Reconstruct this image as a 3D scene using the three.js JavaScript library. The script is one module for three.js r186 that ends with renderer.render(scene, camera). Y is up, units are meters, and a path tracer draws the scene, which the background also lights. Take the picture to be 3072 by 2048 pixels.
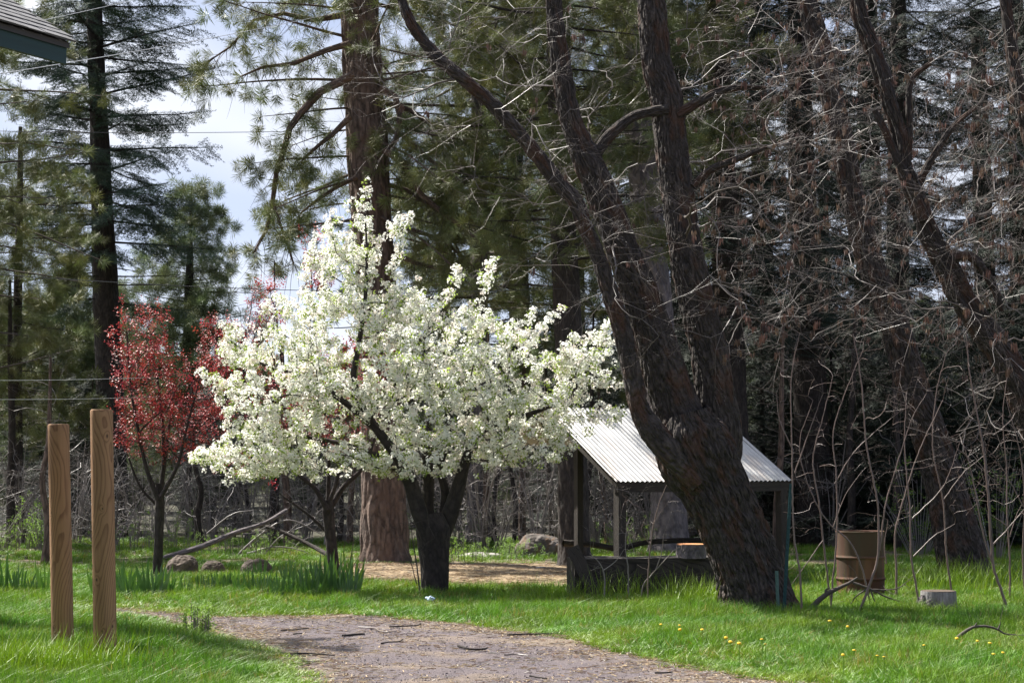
import * as THREE from 'three';
import { ImprovedNoise } from 'three/addons/math/ImprovedNoise.js';
import { mergeGeometries } from 'three/addons/utils/BufferGeometryUtils.js';

// ---------------------------------------------------------------- camera, sky, sun, exposure
const scene = new THREE.Scene();
const F = 5510, CX = 1536, CY = 1024, EYE = 1.6, PITCH = Math.atan(372 / F);
const camera = new THREE.PerspectiveCamera((2 * Math.atan(1024 / F) * 180) / Math.PI, 1.5, 0.5, 800);
camera.position.set(0, EYE, 0);
camera.lookAt(0, EYE + Math.tan(PITCH) * 10, -10);

const SUN_AZ = THREE.MathUtils.degToRad(54), SUN_EL = THREE.MathUtils.degToRad(53);
const SUN = new THREE.Vector3(-Math.sin(SUN_AZ) * Math.cos(SUN_EL), Math.sin(SUN_EL), -Math.cos(SUN_AZ) * Math.cos(SUN_EL));
const sun = new THREE.DirectionalLight(new THREE.Color(1, 0.955, 0.87), 5);
sun.name = 'sun';
sun.position.copy(SUN).multiplyScalar(120).add(new THREE.Vector3(0, 0, -25));
sun.target.position.set(0, 0, -25);
sun.castShadow = true;
sun.shadow.mapSize.set(4096, 4096);
Object.assign(sun.shadow.camera, { left: -40, right: 40, top: 40, bottom: -40, near: 1, far: 260 });
scene.add(sun, sun.target);

const noise3 = new ImprovedNoise();
const N3 = (x, y, z) => noise3.noise(x, y, z);
const fbm = (x, y, z, o = 4) => { let s = 0, a = 0.5; for (let i = 0; i < o; i++) { s += a * N3(x, y, z); x *= 2.03; y *= 2.03; z *= 2.03; a *= 0.5; } return s; };
const sstep = THREE.MathUtils.smoothstep, lerp = THREE.MathUtils.lerp, clamp = THREE.MathUtils.clamp;

function skyTexture() {
  const W = 1024, H = 512, data = new Float32Array(W * H * 4), v = new THREE.Vector3();
  for (let r = 0; r < H; r++) for (let c = 0; c < W; c++) {
    const el = ((r + 0.5) / H - 0.5) * Math.PI, az = ((c + 0.5) / W - 0.5) * 2 * Math.PI;
    v.set(Math.cos(az) * Math.cos(el), Math.sin(el), Math.sin(az) * Math.cos(el));
    const cs = v.dot(SUN), up = Math.max(v.y, 0);
    const c0 = Math.max(0, cs), glow = 0.34 * Math.pow(c0, 1.6) + 0.5 * Math.pow(c0, 12);
    const t = Math.pow(1 - up, 4.5);
    const clear = [lerp(0.055, 0.33, t), lerp(0.1, 0.37, t), lerp(0.22, 0.44, t)];
    const n = fbm(v.x * 2.6, v.y * 5.2 + 3, v.z * 2.6 + 7, 5) + 0.5 * fbm(v.x * 7, v.y * 14, v.z * 7, 3);
    const cl = sstep(n, -0.25, 0.3);
    const o = (r * W + c) * 4, cw = (0.4 + 0.12 * n) * lerp(0.6, 1.08, t);
    for (let k = 0; k < 3; k++) {
      let x = lerp(clear[k], cw * [0.96, 0.98, 1.03][k], cl * 0.8) + glow * [1, 0.99, 0.97][k] * (0.6 + 0.4 * cl);
      if (v.y < 0) x = lerp(0.25, 0.06, sstep(-v.y, 0, 0.1));
      data[o + k] = x;
    }
    data[o + 3] = 1;
  }
  const t = new THREE.DataTexture(data, W, H, THREE.RGBAFormat, THREE.FloatType);
  t.mapping = THREE.EquirectangularReflectionMapping;
  t.magFilter = THREE.LinearFilter; t.needsUpdate = true;
  return t;
}
scene.background = skyTexture();
scene.environment = scene.background;
scene.backgroundIntensity = scene.environmentIntensity = 1;

const renderer = new THREE.WebGLRenderer({ antialias: true });
renderer.setSize(1024, 682);
renderer.toneMapping = THREE.LinearToneMapping;
renderer.toneMappingExposure = 2.6;
renderer.shadowMap.enabled = true;

// ---------------------------------------------------------------- helpers
let seedState = 1;
const seed = (s) => { seedState = s * 7919 + 13; };
const rnd = () => { seedState = (seedState + 0x6d2b79f5) | 0; let t = Math.imul(seedState ^ (seedState >>> 15), 1 | seedState); t = (t + Math.imul(t ^ (t >>> 7), 61 | t)) ^ t; return ((t ^ (t >>> 14)) >>> 0) / 4294967296; };
const rr = (a, b) => a + (b - a) * rnd();
const gs = () => (rnd() + rnd() + rnd() + rnd() - 2) * 0.9;
const V = (x, y, z) => new THREE.Vector3(x, y, z);
// a point of the place: where the sight line of a photo position meets the plane at that depth, or the ground
const sp = Math.sin(PITCH), cp = Math.cos(PITCH);
const ray = (px, py) => { const u = (px - CX) / F, v = (CY - py) / F; return V(u, sp + v * cp, -(cp - v * sp)); };
const at = (px, py, d) => { const r = ray(px, py); return r.multiplyScalar(d / -r.z).add(V(0, EYE, 0)); };
const ground = (px, py) => { const r = ray(px, py); return r.multiplyScalar(-EYE / r.y).add(V(0, EYE, 0)); };
const toPx = (p) => { const y = p.y - EYE, f = y * sp - p.z * cp, h = y * cp + p.z * sp; return [CX + (p.x / f) * F, CY - (h / f) * F]; };

const used = new Map();
const numbered = (n) => { const k = used.get(n) ?? 0; used.set(n, k + 1); return k ? n + '_' + String(k).padStart(3, '0') : n; };
function tag(o, label, category, group) { o.userData.label = label; o.userData.category = category; if (group) o.userData.group = group; return o; }
function thing(name, label, category, pos, group) {
  const o = new THREE.Group(); o.name = numbered(name); o.position.copy(pos); scene.add(o);
  return tag(o, label, category, group);
}
function part(name, geo, mat, parent, kind) {
  const m = new THREE.Mesh(geo, mat); m.name = name; m.castShadow = m.receiveShadow = true;
  if (kind) m.userData.kind = kind;
  parent.add(m); return m;
}
function top(name, geo, mat, kind) { const m = part(numbered(name), geo, mat, scene); m.userData.kind = kind; return m; }
function copyOf(o, pos, turn, scale, label, group) {
  const c = o.clone(); c.name = numbered(o.name.replace(/_\d+$/, '')); scene.add(c);
  c.position.copy(pos); c.rotation.set(0, turn, 0); c.scale.setScalar(scale);
  c.userData = { ...o.userData }; if (label) c.userData.label = label; if (group) c.userData.group = group;
  return c;
}
function inst(name, geo, mat, mats, parent, colors) {
  const m = new THREE.InstancedMesh(geo, mat, mats.length); m.name = name; m.userData.kind = 'stuff';
  m.castShadow = m.receiveShadow = true;
  mats.forEach((x, i) => { m.setMatrixAt(i, x); if (colors) m.setColorAt(i, colors[i]); });
  parent.add(m); return m;
}
const Q = new THREE.Quaternion(), UP = V(0, 1, 0);
// matrix that turns +y towards dir, rolls at random
function place(p, dir, s, roll = rnd() * 6.283) {
  const q = new THREE.Quaternion().setFromUnitVectors(UP, dir.clone().normalize()).multiply(Q.setFromAxisAngle(UP, roll));
  return new THREE.Matrix4().compose(p, q, s.isVector3 ? s : V(s, s, s));
}
// flat sprays: +y along dir, +z kept near world up
function placeFlat(p, dir, s, tilt = 0) {
  const y = dir.clone().normalize(), x = V().crossVectors(y, UP).normalize(), z = V().crossVectors(x, y);
  const m = new THREE.Matrix4().makeBasis(x, y, z);
  m.multiply(new THREE.Matrix4().makeRotationY(tilt)).scale(V(s, s, s)); m.setPosition(p); return m;
}
// mesh builder
class MB {
  constructor() { this.p = []; this.n = []; this.uv = []; this.i = []; }
  tri(a, b, c) {
    const k = this.p.length / 3, n = V().crossVectors(V().subVectors(b, a), V().subVectors(c, a)).normalize();
    for (const q of [a, b, c]) { this.p.push(q.x, q.y, q.z); this.n.push(n.x, n.y, n.z); this.uv.push(q.x, q.y); }
    this.i.push(k, k + 1, k + 2);
  }
  quad(a, b, c, d) { this.tri(a, b, c); this.tri(a, c, d); }
  // tube through points with radii
  tube(pts, rad, seg, texW = 0.4, texH = 0.8, disp = null, capEnd = false) {
    const n = pts.length; if (n < 2) return;
    const k0 = this.p.length / 3, T = V(), A = V(), B = V(), prev = V();
    const ravg = rad.reduce((a, b) => a + b, 0) / n, ur = Math.max(1, Math.round((2 * Math.PI * ravg) / texW));
    let s = 0; const P = [];
    for (let i = 0; i < n; i++) {
      T.subVectors(pts[Math.min(i + 1, n - 1)], pts[Math.max(i - 1, 0)]).normalize();
      if (i === 0) A.set(1, 0, 0).addScaledVector(T, -T.x).normalize(); else A.addScaledVector(T, -A.dot(T)).normalize();
      if (!(A.lengthSq() > 0.5)) A.set(0, 0, 1);
      B.crossVectors(T, A);
      if (i) s += pts[i].distanceTo(pts[i - 1]);
      for (let j = 0; j <= seg; j++) {
        const a = ((j % seg) / seg) * 2 * Math.PI, ca = Math.cos(a), sa = Math.sin(a);
        const r = rad[i] + (disp ? disp(a, s, rad[i], s) : 0);
        const nx = A.x * ca + B.x * sa, ny = A.y * ca + B.y * sa, nz = A.z * ca + B.z * sa;
        this.p.push(pts[i].x + nx * r, pts[i].y + ny * r, pts[i].z + nz * r);
        this.n.push(nx, ny, nz); this.uv.push((j / seg) * ur, s / texH);
      }
    }
    const w = seg + 1;
    for (let i = 0; i < n - 1; i++) for (let j = 0; j < seg; j++) {
      const a = k0 + i * w + j; this.i.push(a, a + 1, a + w, a + 1, a + w + 1, a + w);
    }
    if (disp) {
      const g = (i, j) => { const q = (k0 + clamp(i, 0, n - 1) * w + ((j + seg) % seg)) * 3; return V(this.p[q], this.p[q + 1], this.p[q + 2]); };
      for (let i = 0; i < n; i++) for (let j = 0; j <= seg; j++) {
        const jj = j % seg, du = V().subVectors(g(i, jj + 1), g(i, jj - 1)), dv = V().subVectors(g(i + 1, jj), g(i - 1, jj));
        const nn = du.cross(dv).normalize(), q = (k0 + i * w + j) * 3;
        const old = V(this.n[q], this.n[q + 1], this.n[q + 2]); if (nn.dot(old) < 0) nn.negate();
        this.n[q] = nn.x; this.n[q + 1] = nn.y; this.n[q + 2] = nn.z;
      }
    }
    if (capEnd) {
      for (const e of capEnd === 'both' ? [0, n - 1] : [n - 1]) {
        const b = k0 + e * w, c = this.p.length / 3, d = V().subVectors(pts[e], pts[e ? e - 1 : 1]).normalize();
        this.p.push(pts[e].x, pts[e].y, pts[e].z); this.n.push(d.x, d.y, d.z); this.uv.push(0, 0);
        for (let j = 0; j < seg; j++) { const q = (b + j) * 3; this.p.push(this.p[q], this.p[q + 1], this.p[q + 2]); this.n.push(d.x, d.y, d.z); this.uv.push(Math.cos(j / seg * 6.283) * 0.3, Math.sin(j / seg * 6.283) * 0.3); }
        for (let j = 0; j < seg; j++) this.i.push(c, c + 1 + j, c + 1 + ((j + 1) % seg));
      }
    }
  }
  get tris() { return this.i.length / 3; }
  geo() {
    const g = new THREE.BufferGeometry();
    g.setAttribute('position', new THREE.BufferAttribute(new Float32Array(this.p), 3));
    g.setAttribute('normal', new THREE.BufferAttribute(new Float32Array(this.n), 3));
    g.setAttribute('uv', new THREE.BufferAttribute(new Float32Array(this.uv), 2));
    g.setIndex(new THREE.BufferAttribute(new Uint32Array(this.i), 1));
    return g;
  }
}
// smooth resampling of a polyline with values
function smooth(pts, rad, step) {
  const c = new THREE.CatmullRomCurve3(pts, false, 'centripetal'), L = c.getLength(), n = Math.max(2, Math.ceil(L / step)), P = [], R = [];
  // radius by arc length between control points
  const cum = [0]; for (let i = 1; i < pts.length; i++) cum.push(cum[i - 1] + pts[i].distanceTo(pts[i - 1]));
  const tot = cum[cum.length - 1];
  for (let i = 0; i <= n; i++) {
    const u = i / n; P.push(c.getPointAt(u));
    const s = u * tot; let k = 1; while (k < cum.length - 1 && cum[k] < s) k++;
    const t = clamp((s - cum[k - 1]) / (cum[k] - cum[k - 1] || 1), 0, 1), tt = t * t * (3 - 2 * t) * 0.5 + t * 0.5;
    R.push(lerp(rad[k - 1], rad[k], tt));
  }
  return [P, R];
}
const rel = (pts, o) => pts.map((p) => p.clone().sub(o));
// tree growth: seeds are limbs that exist, targets are the points that twigs reach for
function grow(seeds, targets, { step = 0.12, wig = 0.03, bias = 0.25, up = 0, rTip = 0.003, pow = 0.42, minLen = 0, maxR = 1 } = {}) {
  const nodes = [];
  for (const s of seeds) {
    const [P, R] = smooth(s.pts, s.rad, step);
    let par = -1, first = 0;
    if (nodes.length) { let bd = 1e9; nodes.forEach((q, i) => { const d = q.p.distanceToSquared(P[0]); if (d < bd) { bd = d; par = i; } }); }
    for (let i = first; i < P.length; i++) {
      nodes.push({ p: P[i], par, len: par < 0 ? 0 : nodes[par].len + P[i].distanceTo(nodes[par].p), n: 0, seed: true, r: R[i], no: s.noAttach && i < P.length * s.noAttach });
      par = nodes.length - 1;
    }
  }
  for (const t of targets) {
    let best = -1, bc = 1e9, bd = 0;
    for (let i = 0; i < nodes.length; i++) {
      const q = nodes[i]; if (q.no) continue;
      const dx = q.p.x - t.x, dy = (q.p.y - t.y) * (q.p.y > t.y ? 1 + up : 1), dz = q.p.z - t.z, d = Math.sqrt(dx * dx + dy * dy + dz * dz), c = d + bias * q.len;
      if (c < bc) { bc = c; best = i; bd = d; }
    }
    const q = nodes[best]; if (bd < minLen || bd < step * 0.5) continue;
    const dir = V().subVectors(t, q.p), L = dir.length(); dir.normalize();
    const pd = q.par >= 0 ? V().subVectors(q.p, nodes[q.par].p).normalize() : UP.clone();
    const c1 = q.p.clone().addScaledVector(pd.multiplyScalar(0.45).addScaledVector(dir, 0.7).normalize(), L * 0.4);
    const c2 = t.clone().addScaledVector(dir, -L * 0.3).add(V(gs(), gs(), gs()).multiplyScalar(L * 0.08));
    const n = Math.max(1, Math.round(L / step)); let par = best;
    const ph = rnd() * 50;
    for (let k = 1; k <= n; k++) {
      const u = k / n, w = 1 - u;
      const p = V().addScaledVector(q.p, w * w * w).addScaledVector(c1, 3 * w * w * u).addScaledVector(c2, 3 * w * u * u).addScaledVector(t, u * u * u);
      const s = u * L; const a = wig * Math.min(1, 4 * u * L);
      p.x += a * N3(s * 4 + ph, 1.3, ph); p.y += a * N3(s * 4 + ph, 7.7, ph); p.z += a * N3(s * 4 + ph, 4.1, ph);
      nodes.push({ p, par, len: nodes[par].len + p.distanceTo(nodes[par].p), n: 0, seed: false, r: 0 }); par = nodes.length - 1;
    }
    nodes[par].tip = true;
  }
  const kids = nodes.map(() => []);
  for (let i = nodes.length - 1; i >= 0; i--) { const q = nodes[i]; if (!kids[i].length) q.n = 1; if (q.par >= 0) { kids[q.par].push(i); nodes[q.par].n += q.n; } }
  for (const q of nodes) if (!q.seed) q.r = Math.min(maxR, rTip * Math.pow(q.n, pow));
  for (const q of nodes) if (!q.seed && q.par >= 0) q.r = Math.min(q.r, nodes[q.par].seed ? nodes[q.par].r * 0.75 : nodes[q.par].r);
  const chains = [];
  const start = (i, par) => {
    const c = par >= 0 ? [par, i] : [i]; let k = i;
    for (;;) {
      const ks = kids[k].filter((j) => !nodes[j].seed).sort((a, b) => nodes[b].n - nodes[a].n);
      if (!ks.length) break;
      for (const j of ks.slice(1)) stack.push([j, k]);
      k = ks[0]; c.push(k);
    }
    chains.push(c);
  };
  const stack = [];
  nodes.forEach((q, i) => { if (!q.seed && nodes[q.par].seed) stack.push([i, q.par]); });
  while (stack.length) start(...stack.pop());
  return { nodes, kids, chains };
}
// chains to meshes: stout ones become parts of their own, the rest one part
function treeParts(t, origin, mat, parent, { big = 0.02, bigName = 'branch', smallName = 'twigs', max = 90, smallMat = mat, seg = 4 } = {}) {
  const small = new MB();
  const list = t.chains.map((c) => { const q = c.map((i) => t.nodes[i]); const P = q.map((n) => n.p.clone().sub(origin)), R = q.map((n, k) => (k === 0 ? q[1].r : n.r)); return [P, R]; }).sort((a, b) => b[1][1] - a[1][1]);
  list.forEach(([P, R], k) => {
    if (R[1] > big && k < max) { const m = new MB(); m.tube(P, R, R[1] > 0.05 ? 12 : 8); part(bigName, m.geo(), mat, parent); }
    else small.tube(P, R, R[1] > 0.01 ? 5 : seg - 1 || 3);
  });
  if (small.tris) part(smallName, small.geo(), smallMat, parent, 'stuff');
}

// ---------------------------------------------------------------- textures
const toS = (x) => Math.round(255 * clamp(x <= 0.0031308 ? 12.92 * x : 1.055 * Math.pow(x, 1 / 2.4) - 0.055, 0, 1));
function maps(w, h, fn) {
  const c = new Uint8Array(w * h * 4), b = new Uint8Array(w * h * 4);
  for (let y = 0; y < h; y++) for (let x = 0; x < w; x++) {
    const [r, g, bl, ht] = fn((x + 0.5) / w, (y + 0.5) / h), o = (y * w + x) * 4;
    c[o] = toS(r); c[o + 1] = toS(g); c[o + 2] = toS(bl); c[o + 3] = 255;
    b[o] = b[o + 1] = b[o + 2] = Math.round(255 * clamp(ht, 0, 1)); b[o + 3] = 255;
  }
  const mk = (d, s) => { const t = new THREE.DataTexture(d, w, h, THREE.RGBAFormat); t.wrapS = t.wrapT = THREE.RepeatWrapping; t.magFilter = THREE.LinearFilter; t.minFilter = THREE.LinearMipmapLinearFilter; t.generateMipmaps = true; if (s) t.colorSpace = THREE.SRGBColorSpace; t.needsUpdate = true; return t; };
  return { map: mk(c, true), bumpMap: mk(b, false) };
}
// periodic noise on a torus
const hash2 = (x, y, s) => { let h = Math.imul(x, 374761393) ^ Math.imul(y, 668265263) ^ Math.imul(s, 974711); h = Math.imul(h ^ (h >>> 13), 1274126177); h = Math.imul(h ^ (h >>> 16), 2246822519); return ((h ^ (h >>> 15)) >>> 0) / 4294967296; };
function pn(u, v, fx, fy, s) {
  const x = u * fx, y = v * fy, x0 = Math.floor(x), y0 = Math.floor(y), a = x - x0, b = y - y0, f = a * a * (3 - 2 * a), g = b * b * (3 - 2 * b);
  const m = (i, n) => ((i % n) + n) % n, H = (i, j) => hash2(m(i, fx), m(j, fy), s);
  return lerp(lerp(H(x0, y0), H(x0 + 1, y0), f), lerp(H(x0, y0 + 1), H(x0 + 1, y0 + 1), f), g);
}
const pf = (u, v, fx, fy, s, o = 4) => { let a = 0.5, t = 0; for (let i = 0; i < o; i++) { t += a * pn(u, v, fx, fy, s + i); fx *= 2; fy *= 2; a *= 0.5; } return t / (1 - Math.pow(0.5, o)); };
const mixc = (a, b, t) => a.map((x, i) => lerp(x, b[i], t));
const std = (o) => new THREE.MeshStandardMaterial({ roughness: 0.95, metalness: 0, ...o });
function barkMat(s, lo, hi, { fx = 6, fy = 3, warm = null, bump = 0.02, w = 256, h = 512 } = {}) {
  const m = maps(w, h, (u, v) => {
    const wu = u + 0.08 * (pf(u, v, 3, 4, s + 20) - 0.5);
    const r = 1 - Math.abs(2 * pf(((wu % 1) + 1) % 1, v, fx, fy, s, 3) - 1) * 1.9, f = pf(u, v, 24, 30, s + 50, 3);
    const ht = clamp(0.25 + 0.6 * (1 - clamp(r, 0, 1)) + 0.35 * (f - 0.5), 0, 1);
    let c = mixc(lo, hi, clamp(ht * 1.1 + 0.5 * (pf(u, v, 8, 8, s + 70) - 0.5), 0, 1));
    if (warm) c = mixc(c, warm, sstep(pf(u, v, 3, 3, s + 90, 3), 0.5, 0.72) * 0.7);
    return [...c, ht];
  });
  return std({ ...m, bumpScale: bump, roughness: 0.97 });
}
const M = {};
M.cotton = barkMat(11, [0.007, 0.0055, 0.005], [0.072, 0.057, 0.05], { fx: 16, fy: 7, warm: [0.085, 0.036, 0.018], bump: 0.05 });
M.pineBark = barkMat(23, [0.022, 0.014, 0.011], [0.18, 0.125, 0.1], { fx: 7, fy: 4, warm: [0.13, 0.08, 0.058], bump: 0.025 });
M.greyBark = barkMat(31, [0.05, 0.045, 0.05], [0.2, 0.17, 0.17], { fx: 7, fy: 4, bump: 0.025 });
M.firBark = barkMat(43, [0.012, 0.01, 0.009], [0.058, 0.046, 0.04], { fx: 10, fy: 6, bump: 0.015 });
M.plumBark = barkMat(57, [0.01, 0.008, 0.008], [0.05, 0.039, 0.035], { fx: 8, fy: 8, bump: 0.008 });
M.twig = std({ color: new THREE.Color(0.165, 0.135, 0.122), roughness: 0.36 });
M.twigMid = std({ color: new THREE.Color(0.11, 0.092, 0.085), roughness: 0.5 });
M.twigDark = std({ color: new THREE.Color(0.075, 0.06, 0.05), roughness: 0.85 });
M.twigGrey = std({ color: new THREE.Color(0.2, 0.175, 0.165), roughness: 0.42 });
M.twigRed = std({ color: new THREE.Color(0.15, 0.105, 0.092), roughness: 0.45 });
const leafMat = (r, g, b, t = 0.45, rough = 0.9) => new THREE.MeshPhysicalMaterial({ color: new THREE.Color(r, g, b), roughness: rough, transmission: t, thickness: 0, side: THREE.DoubleSide, specularIntensity: 0.6 });
M.petal = leafMat(0.94, 0.94, 0.88, 0.58, 1);
M.newLeaf = leafMat(0.3, 0.4, 0.07, 0.55);
M.plumLeaf = leafMat(0.47, 0.065, 0.07, 0.6, 0.5);
M.grass = leafMat(0.215, 0.385, 0.02, 0.64, 0.5);
M.iris = leafMat(0.1, 0.21, 0.05, 0.45, 0.42);
M.irisBright = leafMat(0.18, 0.33, 0.06, 0.55, 0.42);
M.irisPale = leafMat(0.14, 0.24, 0.1, 0.4, 0.38);
M.weed = leafMat(0.2, 0.33, 0.05, 0.5);
M.pineNeedle = leafMat(0.215, 0.245, 0.095, 0.52, 0.5);
M.paleNeedle = leafMat(0.19, 0.235, 0.11, 0.5, 0.6);
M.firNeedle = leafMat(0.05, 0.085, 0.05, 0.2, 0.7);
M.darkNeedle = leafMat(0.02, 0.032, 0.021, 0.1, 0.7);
M.pod = leafMat(0.13, 0.078, 0.053, 0.3, 0.6);

// ---------------------------------------------------------------- ground, path
const PATH_PX = [[300, 1822], [420, 1834], [560, 1848], [700, 1846], [1000, 1850], [1300, 1868], [1500, 1888], [1700, 1928], [2000, 1988], [2150, 2018], [2420, 2062], [2700, 2200], [1000, 2200], [960, 2050], [915, 2004], [860, 1962], [760, 1932], [680, 1900], [600, 1872], [430, 1850], [300, 1838]];
const PATH = PATH_PX.map(([x, y]) => { const g = ground(x, y); return [g.x, -g.z]; });
const DIRT = [[1020, 1700], [1110, 1688], [1400, 1695], [1640, 1688], [1740, 1700], [1740, 1768], [1500, 1766], [1340, 1752], [1180, 1750], [1060, 1742], [960, 1730]].map(([x, y]) => { const g = ground(x, y); return [g.x, -g.z]; });
function signed(poly, x, y) { // distance to the outline, below zero inside
  let d = 1e9, ins = false;
  for (let i = 0, j = poly.length - 1; i < poly.length; j = i++) {
    const [ax, ay] = poly[j], [bx, by] = poly[i], ex = bx - ax, ey = by - ay, t = clamp(((x - ax) * ex + (y - ay) * ey) / (ex * ex + ey * ey), 0, 1);
    d = Math.min(d, Math.hypot(x - ax - ex * t, y - ay - ey * t));
    if ((ay > y) !== (by > y) && x < ((bx - ax) * (y - ay)) / (by - ay) + ax) ins = !ins;
  }
  return ins ? -d : d;
}
const hgt = (x, d) => 0.035 * N3(x * 0.5, d * 0.5, 3) + 0.02 * N3(x * 1.7, d * 1.7, 9) + 0.012 * sstep(d, 40, 60) * (d - 40);
const bend = (x, d) => 0.12 * N3(x * 1.6, d * 1.6, 5) + 0.06 * N3(x * 5, d * 5, 8);
const pathD = (x, d) => signed(PATH, x, d) + bend(x, d);
const dirtD = (x, d) => signed(DIRT, x, d) + 1.6 * bend(x, d);

{
  // ground: fine in view, coarse to the horizon
  const xs = [], ds = [];
  for (let x = -12; x <= 12.001; x += 0.14) xs.push(x);
  for (let d = 10; d <= 44; d += 0.14 + (d - 10) * 0.006) ds.push(d);
  const X = [-400, -150, -60, -30, -18, ...xs, 18, 30, 60, 150, 400], D = [-60, -20, 0, 5, 8, ...ds, 46, 50, 60, 80, 120, 200, 400];
  const p = [], c = [], uv = [], idx = [];
  const soil = [0.085, 0.075, 0.04], straw = [0.27, 0.2, 0.12], litter = [0.15, 0.11, 0.075];
  for (const d of D) for (const x of X) {
    p.push(x, hgt(x, d) - (Math.abs(x) < 12.1 && d > 9.9 && d < 45 && pathD(x, d) < 0.05 ? 0.025 : 0), -d); uv.push(x, d);
    let k = mixc(soil, litter, sstep(fbm(x * 0.6, d * 0.6, 2), -0.1, 0.25));
    if (d > 20 && d < 36) k = mixc(k, straw, 1 - sstep(dirtD(x, d), -0.2, 0.35));
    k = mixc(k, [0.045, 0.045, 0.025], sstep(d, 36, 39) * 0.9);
    c.push(...k);
  }
  const w = X.length;
  for (let i = 0; i < D.length - 1; i++) for (let j = 0; j < w - 1; j++) { const a = i * w + j; idx.push(a, a + 1, a + w, a + 1, a + w + 1, a + w); }
  const g = new THREE.BufferGeometry();
  g.setAttribute('position', new THREE.Float32BufferAttribute(p, 3)); g.setAttribute('color', new THREE.Float32BufferAttribute(c, 3)); g.setAttribute('uv', new THREE.Float32BufferAttribute(uv, 2));
  g.setIndex(idx); g.computeVertexNormals();
  const m = maps(512, 512, (u, v) => { const f = pf(u, v, 40, 40, 301, 3), q = pf(u, v, 9, 9, 311, 4), st = pf(u, v, 90, 14, 321, 2), k = 0.55 + 0.55 * f + 0.35 * (q - 0.5) + 0.3 * (st - 0.5); return [k, k * 0.98, k * 0.95, 0.5 * f + 0.5 * q]; });
  for (const t of Object.values(m)) t.repeat.set(0.7, 0.7);
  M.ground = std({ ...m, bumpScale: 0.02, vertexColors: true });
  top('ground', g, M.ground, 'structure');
}
{
  // the gravel drive: a sheet cut to the outline
  const p = [], uv = [], idx = [], c = [], grid = new Map();
  const s = 0.07, x0 = -7, x1 = 5, d0 = 10.2, d1 = 22.5, nx = Math.round((x1 - x0) / s), nd = Math.round((d1 - d0) / s);
  const id = (i, j) => { const k = i * (nd + 1) + j; if (!grid.has(k)) { const x = x0 + i * s, d = d0 + j * s; grid.set(k, p.length / 3); p.push(x, hgt(x, d) + 0.004 + 0.008 * N3(x * 6, d * 6, 1) + 0.014 * N3(x * 1.4, d * 1.4, 2), -d); uv.push(x, d); const e = pathD(x, d); const t = sstep(e, -0.9, 0.05) * (0.45 + 1.2 * fbm(x * 1.5, d * 1.5, 4)) + 0.5 * fbm(x * 4, d * 4, 14) + 0.75 * sstep(fbm(x * 0.8 + 5, d * 1.4, 6), 0.08, 0.3); c.push(...mixc([0.158, 0.13, 0.136], [0.27, 0.21, 0.155], clamp(t, 0, 1))); } return grid.get(k); };
  for (let i = 0; i < nx; i++) for (let j = 0; j < nd; j++) {
    if (pathD(x0 + (i + 0.5) * s, d0 + (j + 0.5) * s) > 0) continue;
    const a = id(i, j), b = id(i + 1, j), e = id(i + 1, j + 1), f = id(i, j + 1); idx.push(a, b, e, a, e, f);
  }
  const g = new THREE.BufferGeometry();
  g.setAttribute('position', new THREE.Float32BufferAttribute(p, 3)); g.setAttribute('color', new THREE.Float32BufferAttribute(c, 3)); g.setAttribute('uv', new THREE.Float32BufferAttribute(uv, 2));
  g.setIndex(idx); g.computeVertexNormals();
  const m = maps(1024, 1024, (u, v) => {
    let best = 9, sec = 9, bi = 0; const n = 80, gx = Math.floor(u * n), gy = Math.floor(v * n);
    for (let i = -1; i <= 1; i++) for (let j = -1; j <= 1; j++) { const a = (gx + i + n) % n, b = (gy + j + n) % n, d = Math.hypot(u * n - gx - i - hash2(a, b, 1), v * n - gy - j - hash2(a, b, 2)); if (d < best) { sec = best; best = d; bi = hash2(a, b, 3); } else if (d < sec) sec = d; }
    const e = clamp((sec - best) * 2.2, 0, 1), k = (0.5 + 0.9 * bi) * (0.75 + 0.25 * e) + 0.25 * (pf(u, v, 7, 7, 401) - 0.5);
    return [k * 1.03, k, k * 1.02, 0.2 + 0.8 * e * (0.5 + 0.5 * bi)];
  });
  M.gravel = std({ ...m, bumpScale: 0.012, vertexColors: true });
  top('gravel_path', g, M.gravel, 'structure');
}

// ---------------------------------------------------------------- grass
function grassClump(n, h, spread, lean, wid) {
  const m = new MB();
  for (let i = 0; i < n; i++) {
    const a = rnd() * 6.283, r = spread * Math.sqrt(rnd()), b = V(Math.cos(a) * r, 0, Math.sin(a) * r), dir = rnd() * 6.283, L = h * rr(0.55, 1.1), ln = lean * rr(0.2, 1.2);
    const dx = Math.cos(dir), dz = Math.sin(dir), w = wid * rr(0.7, 1.2), wa = rnd() * 6.283, sx = Math.cos(wa) * w * 0.5, sz = Math.sin(wa) * w * 0.5;
    const q = (t) => V(b.x + dx * L * ln * t * t, L * (t - 0.25 * ln * t * t), b.z + dz * L * ln * t * t);
    const S = (p, k) => [V(p.x - sx * k, p.y, p.z - sz * k), V(p.x + sx * k, p.y, p.z + sz * k)];
    const [a0, a1] = S(q(0), 1), [b0, b1] = S(q(0.55), 0.8), tip = q(1);
    m.quad(a0, a1, b1, b0); m.tri(b0, b1, tip);
  }
  return m.geo();
}
seed(5);
const TRUNKS = []; // circles that grass keeps out of
const noGrass = (x, d) => TRUNKS.some(([tx, td, r]) => Math.hypot(x - tx, d - td) < r);
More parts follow.
